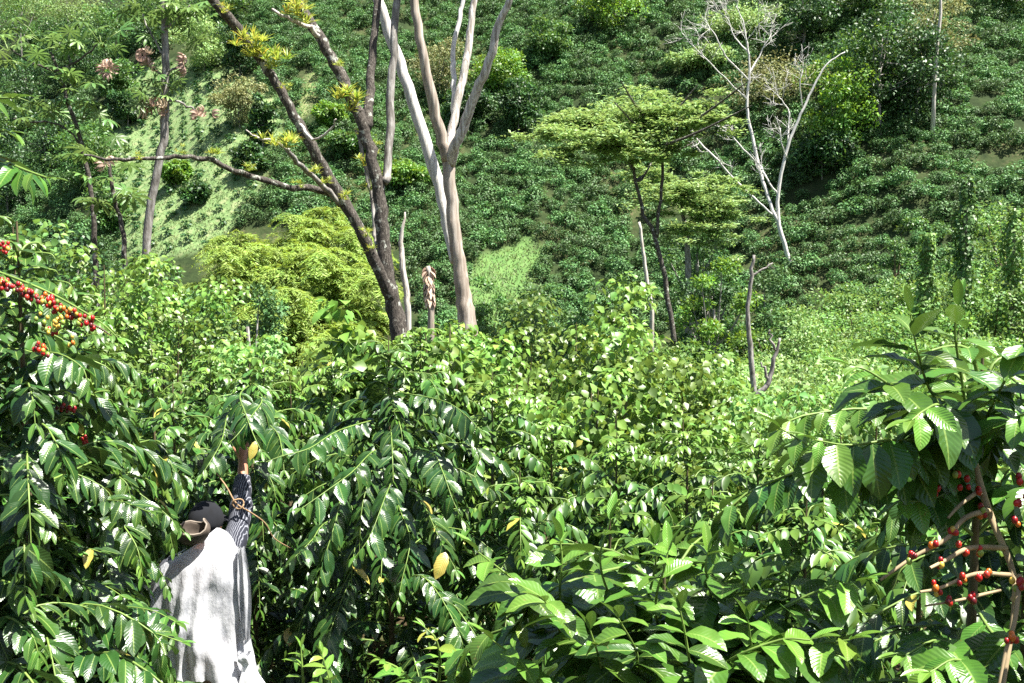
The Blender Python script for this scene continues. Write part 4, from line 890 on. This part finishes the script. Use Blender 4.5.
# ripening branch across the left
g = np.random.default_rng(900)
S = Acc(); A = Acc(); P, R = smooth([at(-30, 272, 3.1), at(20, 290, 2.95), at(60, 308, 2.9), at(96, 326, 2.88), at(112, 336, 2.88)], [.007, .006, .005, .004, .002], 6)
tube(S, P, R, 6); S.obj('cherry_branch', M['twig'], tl, bl)
ln = np.linalg.norm(np.diff(P, axis=0), axis=1).sum(); c1, _ = along(P, np.arange(.03, ln * .93, .030)); cherries(tl, bl, c1, g, MIXD, r=.0064, per=9, spread=.017)
c2 = np.array([at(40, 318, 2.95), at(48, 326, 2.95), at(52, 334, 2.95), at(58, 322, 2.95), at(74, 342, 2.95)]); cherries(tl, bl, c2, g, GREEN, r=.0062, per=7, spread=.018)
cherries(tl, bl, np.array([at(38, 348, 3.0), at(44, 352, 3.0), at(6, 244, 3.0), at(4, 248, 3.1), at(70, 410, 3.3), at(62, 408, 3.3), at(86, 440, 3.5), at(2, 170, 2.9)]), g, RED, r=.0064, per=7, spread=.016)
P, R = smooth([at(-30, 262, 3.2), at(20, 280, 3.1), at(60, 298, 3.05), at(100, 322, 3.0), at(118, 338, 2.95)], [.005, .004, .004, .003, .002], 6); S2 = Acc(); A2 = Acc(); leafy_branch(S2, A2, P, R, g, .10, .10, .1, (8, 4), .05, droop=.5)
S2.obj('branch', M['twig_green'], tl, bl); A2.obj('foliage', M['coffee_near'], tl, bl)
P, R = smooth([at(-20, 150, 2.6), at(20, 168, 2.45), at(48, 178, 2.4)], [.006, .004, .002], 5); S = Acc(); A = Acc(); leafy_branch(S, A, P, R, g, .105, .04, .15, (10, 4), .05, droop=.6); 
S.obj('branch', M['twig_green'], tl, bl); S = Acc()
P, R = smooth([at(-30, 96, 2.6), at(-5, 98, 2.5), at(14, 98, 2.45)], [.006, .004, .002], 5); leafy_branch(S, A, P, R, g, .12, .05, .1, (10, 4), .05, droop=.2, tintage=.4)
S.obj('branch', M['twig_green'], tl, bl); S = Acc()
P, R = smooth([at(-30, 130, 2.6), at(-8, 128, 2.5), at(8, 132, 2.45)], [.006, .004, .002], 5); leafy_branch(S, A, P, R, g, .10, .05, .1, (10, 4), .05, droop=.2, tintage=.5)
S.obj('branch', M['twig_green'], tl, bl); A.obj('foliage', M['coffee_near'], tl, bl)
# front bushes
ex = [([at(*p) for p in pth], dict(droop=.42, start=.06, L=.13, gap=.046)) for pth in [[(600, 640, 2.35), (560, 620, 2.15), (520, 585, 2.0), (478, 552, 1.95)], [(640, 640, 2.3), (612, 600, 2.1), (600, 560, 2.05), (610, 520, 2.05)], [(690, 650, 2.3), (700, 610, 2.1), (740, 560, 2.05), (748, 532, 2.05)],
      [(600, 660, 2.2), (590, 640, 2.0), (560, 610, 1.9), (545, 602, 1.85)], [(700, 660, 2.2), (760, 620, 2.0), (820, 590, 1.95), (856, 582, 1.9)], [(660, 640, 2.2), (656, 600, 2.0), (664, 570, 1.95), (668, 552, 1.95)], [(640, 670, 2.1), (636, 650, 1.9), (618, 618, 1.8)], [(700, 690, 2.1), (730, 660, 1.85), (780, 640, 1.8), (810, 640, 1.78)],[(720, 690, 2.1), (790, 650, 1.95), (850, 640, 1.85)],[(560, 690, 2.1), (520, 660, 1.95), (492, 640, 1.9)], [(570, 640, 2.2), (560, 600, 2.1), (562, 560, 2.08), (560, 540, 2.08)], [(640, 620, 2.2), (650, 590, 2.1), (656, 560, 2.06), (654, 545, 2.05)], [(720, 640, 2.2), (712, 600, 2.1), (706, 570, 2.05), (708, 552, 2.05)], [(780, 650, 2.2), (786, 620, 2.1), (790, 580, 2.06), (786, 560, 2.05)], [(760, 690, 2.0), (752, 650, 1.9), (748, 620, 1.86)], [(610, 690, 2.0), (600, 660, 1.9), (590, 630, 1.86)], [(690, 680, 1.95), (686, 640, 1.85), (680, 610, 1.82)]]]
coffee_bush('bright glossy coffee bush at the front centre', 668, 536, 2.35, .60, 871, L=.118, gap=.048, node=.052, start=.15, broad=1.2, extra=ex, age=.16, flat=2.2, near=1.2, mat='coffee_near', res=(10, 4), rip=.055, zmin=.35)
ex = [([at(*p) for p in pth], dict(droop=dr, start=.08, L=.122)) for pth, dr in [([(960, 430, 2.2), (930, 390, 2.05), (916, 345, 2.0), (910, 312, 2.0)], .3), ([(970, 420, 2.2), (960, 370, 2.05), (955, 330, 2.0), (958, 306, 2.0)], .3), ([(960, 440, 2.2), (910, 400, 2.0), (870, 372, 1.95), (850, 366, 1.95)], .4),
      ([(950, 450, 2.2), (900, 440, 2.0), (850, 445, 1.95), (815, 440, 1.92)], .9), ([(960, 460, 2.2), (900, 455, 2.05), (850, 470, 2.0), (800, 440, 1.98), (780, 428, 1.98)], .7), ([(980, 430, 2.2), (1000, 390, 2.0), (1020, 350, 1.95), (1040, 330, 1.9)], .4), ([(985, 440, 2.2), (1010, 420, 1.95), (1040, 410, 1.85)], .6),
      ([(960, 420, 2.1), (940, 405, 1.95), (925, 410, 1.88), (912, 420, 1.85)], .9), ([(980, 660, 2.1), (940, 640, 1.95), (905, 655, 1.9)], .4), ([(1000, 690, 2.0), (960, 660, 1.85), (930, 672, 1.8)], .4), ([(970, 480, 2.2), (930, 500, 2.05), (900, 500, 2.0)], .7), ([(1000, 640, 2.1), (1030, 620, 1.9)], .5)]]
tr, br = coffee_bush('coffee bush at the right edge with red cherries on bare branches', 985, 318, 2.25, .62, 872, L=.115, gap=.042, node=.058, sag=.6, broad=1.15, start=.2, extra=ex, age=.12, flat=2.0, near=1.25, mat='coffee_near', res=(10, 4), rip=.055, zmin=.80)
coffee_bush('low glossy coffee bush between the front centre bush and the cherries', 815, 590, 2.5, .42, 873, broad=1.2, L=.115, gap=.038, node=.038, start=.15, age=.12, near=1.3, mat='coffee_near', res=(10, 4), rip=.055, zmin=.4)
coffee_bush('dense dark coffee bush behind the bare cherry branches', 1040, 316, 2.9, .62, 875, mat='coffee_dark', start=.12, L=.12, gap=.042, node=.055, age=.1, near=1.5, res=(8, 4), rip=.055, sag=.7, zmin=.2)
coffee_bush('low coffee bush in the bottom right corner under the cherries', 1000, 640, 2.0, .34, 874, L=.115, gap=.042, node=.05, start=.12, age=.1, near=1.3, mat='coffee_near', res=(10, 4), rip=.055, zmin=.45, broad=1.15)
g = np.random.default_rng(905)
for pth, mix, st_ in [
    ([(966, 420, 2.1), (976, 470, 2.05), (992, 520, 2.0), (1012, 570, 1.95), (1014, 610, 1.9), (1003, 683, 1.85), (998, 720, 1.8)], None, .0085),
    ([(1006, 548, 1.97), (970, 548, 1.93), (946, 560, 1.9), (930, 568, 1.88)], RED, .006), ([(990, 510, 2.0), (965, 518, 1.96), (945, 540, 1.93), (915, 556, 1.92), (880, 580, 1.9)], MIXD, .006),
    ([(980, 490, 2.02), (960, 505, 1.98), (948, 518, 1.96)], RED, .005), ([(1010, 575, 1.93), (975, 574, 1.9), (940, 588, 1.88), (920, 592, 1.87)], MIXD, .005), ([(1012, 600, 1.9), (1040, 560, 1.86)], RED, .005),
    ([(1020, 575, 1.85), (1015, 620, 1.8), (1006, 650, 1.78), (998, 690, 1.76)], RED, .005), ([(1000, 590, 1.93), (960, 600, 1.9), (925, 606, 1.9)], RED, .004)]:
    S = Acc(); P, R = smooth([at(*p) for p in pth], np.linspace(st_, st_ * .5, len(pth)), 6); tube(S, P, R, 7); S.obj('cherry_branch', M['twig_pale'], tr, br)
    if mix is not None:
        ln = np.linalg.norm(np.diff(P, axis=0), axis=1).sum(); c1, _ = along(P, np.arange(.02, ln * .98, .052)); keep = g.random(len(c1)) < .75
        cherries(tr, br, c1[keep], g, mix, r=.0058, per=4.5, spread=.012)
cherries(tr, br, np.array([at(955, 470, 2.0), at(966, 484, 2.0), at(1024, 480, 1.9), at(1026, 490, 1.9), at(1022, 504, 1.9), at(1014, 524, 1.9), at(934, 490, 2.0)]), g, RED, r=.0058, per=4, spread=.012)
# yellowing young bush at the front left of centre
A = Acc(); S = Acc(); b_ = ground_at(425, 2.9); yb = thing('coffee_bush', 'young coffee plant with yellowed leaves at the bottom centre', 'coffee bush', b_); g = np.random.default_rng(910)
for pth in [[(430, 720, 2.9), (440, 670, 2.8), (436, 640, 2.75), (425, 628, 2.75)], [(440, 710, 2.85), (470, 670, 2.75), (500, 648, 2.7)], [(430, 700, 2.85), (400, 670, 2.75), (380, 660, 2.7)], [(440, 700, 2.8), (450, 690, 2.7), (455, 665, 2.7)], [(330, 720, 2.9), (332, 690, 2.8), (322, 655, 2.8)], [(305, 720, 3.0), (303, 680, 2.9), (301, 648, 2.9)]]:
    P, R = smooth([at(*p) for p in pth], np.linspace(.006, .002, len(pth)), 5); leafy_branch(S, A, P, R, g, .085, .035, .35, (6, 2), .03, 3, droop=.25, tintage=g.choice([.5, .9, 1.5]))
P, R = smooth([b_, at(428, 720, 2.9)], [.01, .006], 4); tube(S, P, R, 6)
S.obj('stems', M['twig_green'], yb, b_); A.obj('foliage', M['coffee_near'], yb, b_)

# leaf litter and low weeds below the bushes
g = np.random.default_rng(930); n = 9000
Yl = g.uniform(.5, 15, n); xl = g.uniform(-.65, .65, n) * (Yl + 1.5); A = Acc(); P = np.stack([xl, Yl, hgt(xl, Yl) + g.uniform(0, .25, n)], -1)
leaves(A, P, g.normal(0, 1, (n, 3)) * [1, 1, .4], g.normal(0, .4, (n, 3)) + [0, 0, 1], g.uniform(.06, .13, n), .05, .4, g.random(n), g, 2, 2)
lw = A.obj('undergrowth', M['tree_dark']); tag(lw, 'low dark weeds on the ground under the coffee bushes', 'undergrowth', kind='stuff')

# ------------------------------------------------------------------ the picker
def skin_obj(name, nodes, edges, mat, parent, origin, sub=2, root=0):
    me = bpy.data.meshes.new(name); me.from_pydata([tuple(np.asarray(p) - origin) for p, r in nodes], edges, [])
    o = bpy.data.objects.new(name, me); COL.objects.link(o); o.parent = parent; me.materials.append(mat)
    md = o.modifiers.new('skin', 'SKIN'); md.use_smooth_shade = True
    sv = me.skin_vertices[0].data
    for i, (p, r) in enumerate(nodes): sv[i].radius = (r, r) if np.isscalar(r) else r; sv[i].use_root = (i == root)
    s = o.modifiers.new('sub', 'SUBSURF'); s.levels = sub; s.render_levels = sub
    return o
feet = ground_at(207, 4.98); feet[2] = hgt(feet[0], 4.98)
pr = thing('person', 'coffee picker seen from behind in a white plastic cape reaching up', 'person', feet)
J = dict(pel=at(206, 668, 4.95), spine=at(205, 630, 4.97), chest=at(202, 585, 5.0), neck=at(203, 550, 5.03), nk2=at(205, 540, 5.05), head=at(206, 524, 5.08), crown=at(207, 508, 5.09),
         rs=at(233, 552, 5.02), re=at(241, 512, 5.20), rw=at(243, 466, 5.34), rp=at(243, 452, 5.37), ls=at(170, 562, 5.02), le=at(158, 610, 5.12), lw=at(166, 590, 5.38), lp=at(168, 582, 5.45))
hz = feet[2]; px0 = J['pel'][0]
J['rh'] = J['pel'] + [.09, 0, -.05]; J['lh'] = J['pel'] + [-.09, 0, -.05]
J['rk'] = np.array([px0 + .12, 5.02, hz + .46]); J['lk'] = np.array([px0 - .11, 5.04, hz + .46])
J['ra'] = np.array([px0 + .13, 4.95, hz + .08]); J['la'] = np.array([px0 - .12, 5.0, hz + .08]); J['rt'] = np.array([px0 + .15, 5.14, hz + .04]); J['lt'] = np.array([px0 - .14, 5.2, hz + .04])
Rb = dict(pel=(.14, .10), spine=(.13, .095), chest=(.15, .105), neck=(.055, .055), nk2=(.052, .052), head=(.078, .092), crown=(.06, .07), rs=.058, re=.042, rw=.029, rp=(.036, .018), ls=.058, le=.042, lw=.029, lp=(.036, .018), rh=.085, lh=.085, rk=.055, lk=.055, ra=.038, la=.038, rt=.034, lt=.034)
names = list(J); nodes = [(J[n], Rb[n]) for n in names]; ix = {n: i for i, n in enumerate(names)}
E = [('pel', 'spine'), ('spine', 'chest'), ('chest', 'neck'), ('neck', 'nk2'), ('nk2', 'head'), ('head', 'crown'), ('chest', 'rs'), ('rs', 're'), ('re', 'rw'), ('rw', 'rp'), ('chest', 'ls'), ('ls', 'le'), ('le', 'lw'), ('lw', 'lp'), ('pel', 'rh'), ('rh', 'rk'), ('rk', 'ra'), ('ra', 'rt'), ('pel', 'lh'), ('lh', 'lk'), ('lk', 'la'), ('la', 'lt')]
edges = [(ix[a], ix[b]) for a, b in E]
for hand, sg in (('rp', 1), ('lp', -1)):
    c = J[hand]; wv = nrm(J[hand] - J[hand[0] + 'w']); sd_ = np.array([1.0, 0, 0]); fw = nrm(np.cross(sd_, wv))
    if fw[1] < 0: fw = -fw
    for fi, (off, ln) in enumerate([(-.030, .066), (-.010, .078), (.010, .074), (.029, .058)]):
        b0 = c + wv * .045 + sd_ * off; b1 = b0 + wv * ln * .5 + fw * .006; b2 = b1 + wv * ln * .25 + fw * ln * .38; b3 = b2 - wv * ln * .05 + fw * ln * .3
        prev = ix[hand]
        for p, r in ((b0, .010), (b1, .009), (b2, .0082), (b3, .007)): nodes.append((p, r)); edges.append((prev, len(nodes) - 1)); prev = len(nodes) - 1
    b0 = c - sd_ * sg * .036 + wv * .005; b1 = b0 - sd_ * sg * .022 + wv * .025 + fw * .012; b2 = b1 + wv * .022 + fw * .022 + sd_ * sg * .008; prev = ix[hand]
    for p, r in ((b0, .013), (b1, .0105), (b2, .0085)): nodes.append((p, r)); edges.append((prev, len(nodes) - 1)); prev = len(nodes) - 1
nodes.append((J['head'] + [0, .098, -.012], .014)); edges.append((ix['head'], len(nodes) - 1))       # nose
for sg in (-1, 1): nodes.append((J['head'] + [.083 * sg, 0, -.01], .016)); edges.append((ix['head'], len(nodes) - 1))
M['skin'] = plain_mat('skin', (.36, .17, .10), .5, .12, 20)
skin_obj('body', nodes, edges, M['skin'], pr, feet, 2)
# sleeves and shirt with a woven stripe
m, nt, N, Lk = newmat('striped_shirt'); tc = N.new("ShaderNodeTexCoord"); wv_ = N.new("ShaderNodeTexWave"); wv_.inputs['Scale'].default_value = 34; wv_.inputs['Distortion'].default_value = 3.5; wv_.inputs['Detail'].default_value = 2; wv_.inputs['Detail Scale'].default_value = 1.5
mp = N.new("ShaderNodeMapping"); mp.inputs['Rotation'].default_value = (0, .15, .3); Lk.new(tc.outputs['Object'], mp.inputs[0]); Lk.new(mp.outputs[0], wv_.inputs[0])
c = ramp(nt, wv_.outputs['Fac'], [(.0, (.012, .014, .024)), (.74, (.02, .022, .035)), (.95, (.18, .19, .22)), (1, (.25, .26, .29))])
b = N.new("ShaderNodeBsdfPrincipled"); b.inputs['Roughness'].default_value = .9; Lk.new(c, b.inputs['Base Color']); o = N.new("ShaderNodeOutputMaterial"); Lk.new(b.outputs[0], o.inputs[0]); M['shirt'] = m
cuff = J['re'] * .18 + J['rw'] * .82
def wrinkle(a, b_, ra, rb, n, g):
    return [((a * (1 - t) + b_ * t), (ra * (1 - t) + rb * t) * (1 + (.20 if i % 2 else -.10))) for i, t in enumerate(np.linspace(0, 1, n))]
g = np.random.default_rng(940)
nd = [(J['pel'] + [0, 0, -.02], (.13, .10)), (J['spine'], (.15, .115)), (J['chest'], (.165, .12)), (J['neck'] - [0, 0, .01], (.07, .07))]; ed = [(0, 1), (1, 2), (2, 3)]
for s_, e_, c_ in ((J['rs'], J['re'], cuff), (J['ls'], J['le'], J['lw'])):
    pv = 2
    for p, r in wrinkle(s_, e_, .064, .060, 4, g) + wrinkle(e_, c_, .060, .045, 6, g)[1:]: nd.append((p, r)); ed.append((pv, len(nd) - 1)); pv = len(nd) - 1
skin_obj('shirt', nd, ed, M['shirt'], pr, feet, 2)
M['trousers'] = plain_mat('trousers', (.11, .08, .055), .9, .3, 14)
nd = [(J['pel'] + [0, 0, -.03], (.11, .09)), (J['rh'], .082), (J['rk'], .08), (J['ra'] + [0, 0, .04], .07), (J['lh'], .082), (J['lk'], .08), (J['la'] + [0, 0, .04], .07)]
skin_obj('trousers', nd, [(0, 1), (1, 2), (2, 3), (0, 4), (4, 5), (5, 6)], M['trousers'], pr, feet, 2)
M['boot'] = plain_mat('boot', (.02, .02, .02), .4, .3, 10)
for s_ in ('r', 'l'):
    skin_obj('boot', [(J[s_ + 'a'] + [0, 0, .14], .062), (J[s_ + 'a'] + [0, 0, -.01], .055), (J[s_ + 't'] + [0, 0, .005], .045)], [(0, 1), (1, 2)], M['boot'], pr, feet, 2)
M['cap'] = plain_mat('cap', (.006, .007, .010), .95, .35, 16); M['hair'] = plain_mat('hair', (.012, .010, .009), .5, .4, 60)
A = Acc(); h = J['head']; sphere(A, h + [0, -.002, .022], (.090, .106, .100), (0, .5, 0, 0), 10, 16); 
V = A.V[0]; V[:, 2] = np.maximum(V[:, 2], h[2] - .015); A.obj('cap', M['cap'], pr, feet)
A = Acc(); sphere(A, h + [0, -.012, -.03], (.082, .084, .080), (0, .5, 0, 0), 8, 14); A.obj('hair', M['hair'], pr, feet)
A = Acc(); U = np.linspace(-1.2, 1.2, 9); 
V = np.array([[math.sin(a) * (.09 + .085 * math.cos(a * .8) * q), math.cos(a) * (.10 + .07 * q), .02 - .03 * q * q + .012 * math.cos(a * 2)] for q in (0, .5, 1) for a in U]) + h
A.add(V, [[r * 9 + c, r * 9 + c + 1, r * 9 + 9 + c + 1, r * 9 + 9 + c] for r in range(2) for c in range(8)], (0, .5, 0, 0)); o = A.obj('cap_brim', M['cap'], pr, feet); sdm = o.modifiers.new('thick', 'SOLIDIFY'); sdm.thickness = .006
M['eye'] = plain_mat('eye', (.05, .03, .02), .2, .1)
for sg in (-1, 1): A = Acc(); sphere(A, h + [.032 * sg, .088, .008], .011, (0, 0, 0, 0)); A.obj('eye', M['eye'], pr, feet)
# hood fallen behind the neck
def hood(name, cpos, rx, ry, rz, mat, tilt):
    A = Acc(); nu, nv = 10, 20; V = []
    for i in range(nu + 1):
        f = .04 + .96 * i / nu; a = f * math.pi / 2
        for j in range(nv):
            th = 2 * math.pi * j / nv; k = 1 + .16 * f * math.sin(th * 2 + f * 3 + .6) + .09 * math.sin(th * 5 + f * 4) + .12 * mnoise.noise(Vector((math.cos(th) * 2, math.sin(th) * 2, f * 3)))
            V.append([rx * math.sin(a) * math.cos(th) * k, ry * math.sin(a) * math.sin(th) * k, -rz * math.cos(a) + .018 * f * math.sin(th * 3 + 1)])
    V = np.array(V) @ np.array(Matrix.Rotation(tilt[0], 3, 'X') @ Matrix.Rotation(tilt[1], 3, 'Y')).T + cpos
    A.add(V, [[i * nv + j, i * nv + (j + 1) % nv, (i + 1) * nv + (j + 1) % nv, (i + 1) * nv + j] for i in range(nu) for j in range(nv)], (0, .5, 0, 0))
    o = A.obj(name, mat, pr, feet); sdm = o.modifiers.new('thick', 'SOLIDIFY'); sdm.thickness = .008; sdm.offset = 0
    rim = Acc(); tube(rim, np.vstack([V[-nv:], V[-nv:-nv + 1]]), np.full(nv + 1, .0045), 6); rim.obj('hood_rim', M['hood_rim'], o)
    rr = bpy.data.objects[-1] if False else None
    return o
M['hood'] = plain_mat('hood', (.075, .058, .045), .9, .45, 14); M['hood_rim'] = plain_mat('hood_rim', (.24, .20, .16), .85, .2, 14)
ho = hood('hood', at(192, 528, 4.90), .088, .066, .085, M['hood'], (.30, -.40))
for ch in ho.children: ch.location = -feet
# thin white plastic cape
m, nt, N, Lk = newmat('plastic_sheet'); tc = N.new("ShaderNodeTexCoord"); mp = N.new("ShaderNodeMapping"); mp.inputs['Scale'].default_value = (7, 7, 2.6); Lk.new(tc.outputs['Object'], mp.inputs[0])
f = noise_n(nt, mp.outputs[0], 2.6, 5, .62); b = N.new("ShaderNodeBsdfPrincipled"); b.inputs['Roughness'].default_value = .38; b.inputs['Specular IOR Level'].default_value = .5
Lk.new(ramp(nt, f, [(.3, (.46, .48, .52)), (.5, (.60, .61, .64)), (.75, (.70, .71, .73))]), b.inputs['Base Color'])
bp = N.new("ShaderNodeBump"); bp.inputs['Strength'].default_value = .6; bp.inputs['Distance'].default_value = .02; Lk.new(f, bp.inputs['Height']); Lk.new(bp.outputs[0], b.inputs['Normal'])
tl_ = N.new("ShaderNodeBsdfTranslucent"); tl_.inputs[0].default_value = (.75, .76, .80, 1); tp_ = N.new("ShaderNodeBsdfTransparent")
mx = N.new("ShaderNodeMixShader"); mx.inputs[0].default_value = .25; Lk.new(b.outputs[0], mx.inputs[1]); Lk.new(tl_.outputs[0], mx.inputs[2])
mx2 = N.new("ShaderNodeMixShader"); Lk.new(ramp(nt, f, [(.3, (.16, .16, .16)), (.6, (.03, .03, .03))]), mx2.inputs[0]); Lk.new(mx.outputs[0], mx2.inputs[1]); Lk.new(tp_.outputs[0], mx2.inputs[2])
o = N.new("ShaderNodeOutputMaterial"); Lk.new(mx2.outputs[0], o.inputs[0]); M['plastic'] = m
A = Acc(); nt_, na_ = 46, 84; TT = np.linspace(0, 1, nt_ + 1); AA = np.linspace(-2.25, 2.25, na_ + 1); V = []
for t in TT:
    zc = (J['neck'] + [0, 0, .045]) * (1 - t) + (J['pel'] + [0, 0, -.07]) * t
    wx = np.interp(t, [0, .05, .14, .3, .7, 1], [.085, .17, .222, .242, .232, .25]); wy = np.interp(t, [0, .05, .14, .3, .7, 1], [.085, .14, .165, .175, .168, .185])
    for a in AA:
        fold = (.010 + .016 * t) * (.7 * math.sin(a * 6 + 2.2 * math.sin(t * 4 + a)) + .5 * math.sin(a * 13 + 2 + t * 3.5 + math.sin(a * 2.3) * 2) + .5 * mnoise.noise(Vector((a * 4, t * 7, 1.3)))) * min(1, max(0, t - .08) * 4) * 1.5
        x_ = math.sin(a) * (wx + fold) - .022 - .03 * t * (1 - t) * 2; y_ = -math.cos(a) * (wy + fold)
        up = .075 * max(0, math.sin(a)) * (1 - t) - .06 * max(0, -math.sin(a)) * (1 - t)
        hem = .02 * math.sin(a * 5) * t + (.05 * math.sin(a * 1.7 + 1)) * t
        V.append(zc + np.array([x_ + .012 * math.sin(t * 6 + a), y_, up - .015 * (abs(x_) / .2) ** 2 * (1 - t) * (t < .3) + hem]))
A.add(np.array(V), [[i * (na_ + 1) + j, i * (na_ + 1) + j + 1, (i + 1) * (na_ + 1) + j + 1, (i + 1) * (na_ + 1) + j] for i in range(nt_) for j in range(na_)], (0, .5, 0, 0))
A.obj('plastic_cape', M['plastic'], pr, feet)
# a loose strip of the cape hanging from the raised arm
A = Acc(); V = []
for i in range(25):
    t = i / 24; c = at(240 + 6 * t, 548 + 92 * t, 4.93 - .02 * t)
    for j in range(9):
        s_ = j / 8 - .5; V.append(c + np.array([s_ * (.03 + .05 * math.sin(t * 3.1)), .03 * math.sin(j * 1.9 + t * 2) + .03 * abs(s_), 0]))
A.add(np.array(V), [[i * 9 + j, i * 9 + j + 1, i * 9 + 10 + j, i * 9 + 9 + j] for i in range(24) for j in range(8)], (0, .5, 0, 0)); A.obj('cape_fold', M['plastic'], pr, feet)
# white bag hanging at the right hip
M['bag'] = plain_mat('white_bag', (.74, .75, .78), .45, .14, 16)
c = at(254, 690, 4.86); A = Acc(); nu, nv = 18, 26; V = []
for i in range(nu + 1):
    f = i / nu; z = .19 - .40 * f; r = np.interp(f, [0, .06, .14, .2, .45, .8, 1], [.030, .042, .014, .03, .075, .085, .01])
    for j in range(nv):
        th = 6.2832 * j / nv; k = 1 + .16 * math.sin(th * 5 + f * 5) + .09 * math.sin(th * 11 + f * 9); V.append(c + np.array([math.cos(th) * r * k, math.sin(th) * r * k * .8, z + .012 * math.sin(th * 3)]) + np.array([-.045 + .05 * min(1, f * 1.6), 0, 0]))
A.add(np.array(V), [[i * nv + j, i * nv + (j + 1) % nv, (i + 1) * nv + (j + 1) % nv, (i + 1) * nv + j] for i in range(nu) for j in range(nv)], (0, .5, 0, 0))
bg_ = A.obj('plastic_bag', M['bag'], None, c); tag(bg_, 'crumpled white plastic bag tied at the right hip of the picker', 'bag')
# tan cord knotted between branches in front of the sleeve
M['cord'] = plain_mat('cord', (.30, .19, .10), .8, .25, 30)
A = Acc(); P, R = smooth([at(214, 470, 5.2), at(226, 486, 5.14), at(236, 503, 5.10), at(250, 512, 5.11), at(265, 523, 5.15), at(274, 538, 5.2), at(290, 548, 5.3)], [.003, .004, .0045, .004, .0035, .003, .0025], 5); tube(A, P, R, 6)
kc = at(238, 504, 5.09); th = np.linspace(0, 6.28, 17); tube(A, kc + np.stack([.030 * np.cos(th), .012 * np.sin(th * 2), .026 * np.sin(th)], -1), np.full(17, .004), 6)
cd = A.obj('cord', M['cord'], None, kc); tag(cd, 'tan cord with a knotted loop stretched before the striped sleeve', 'cord')
#end
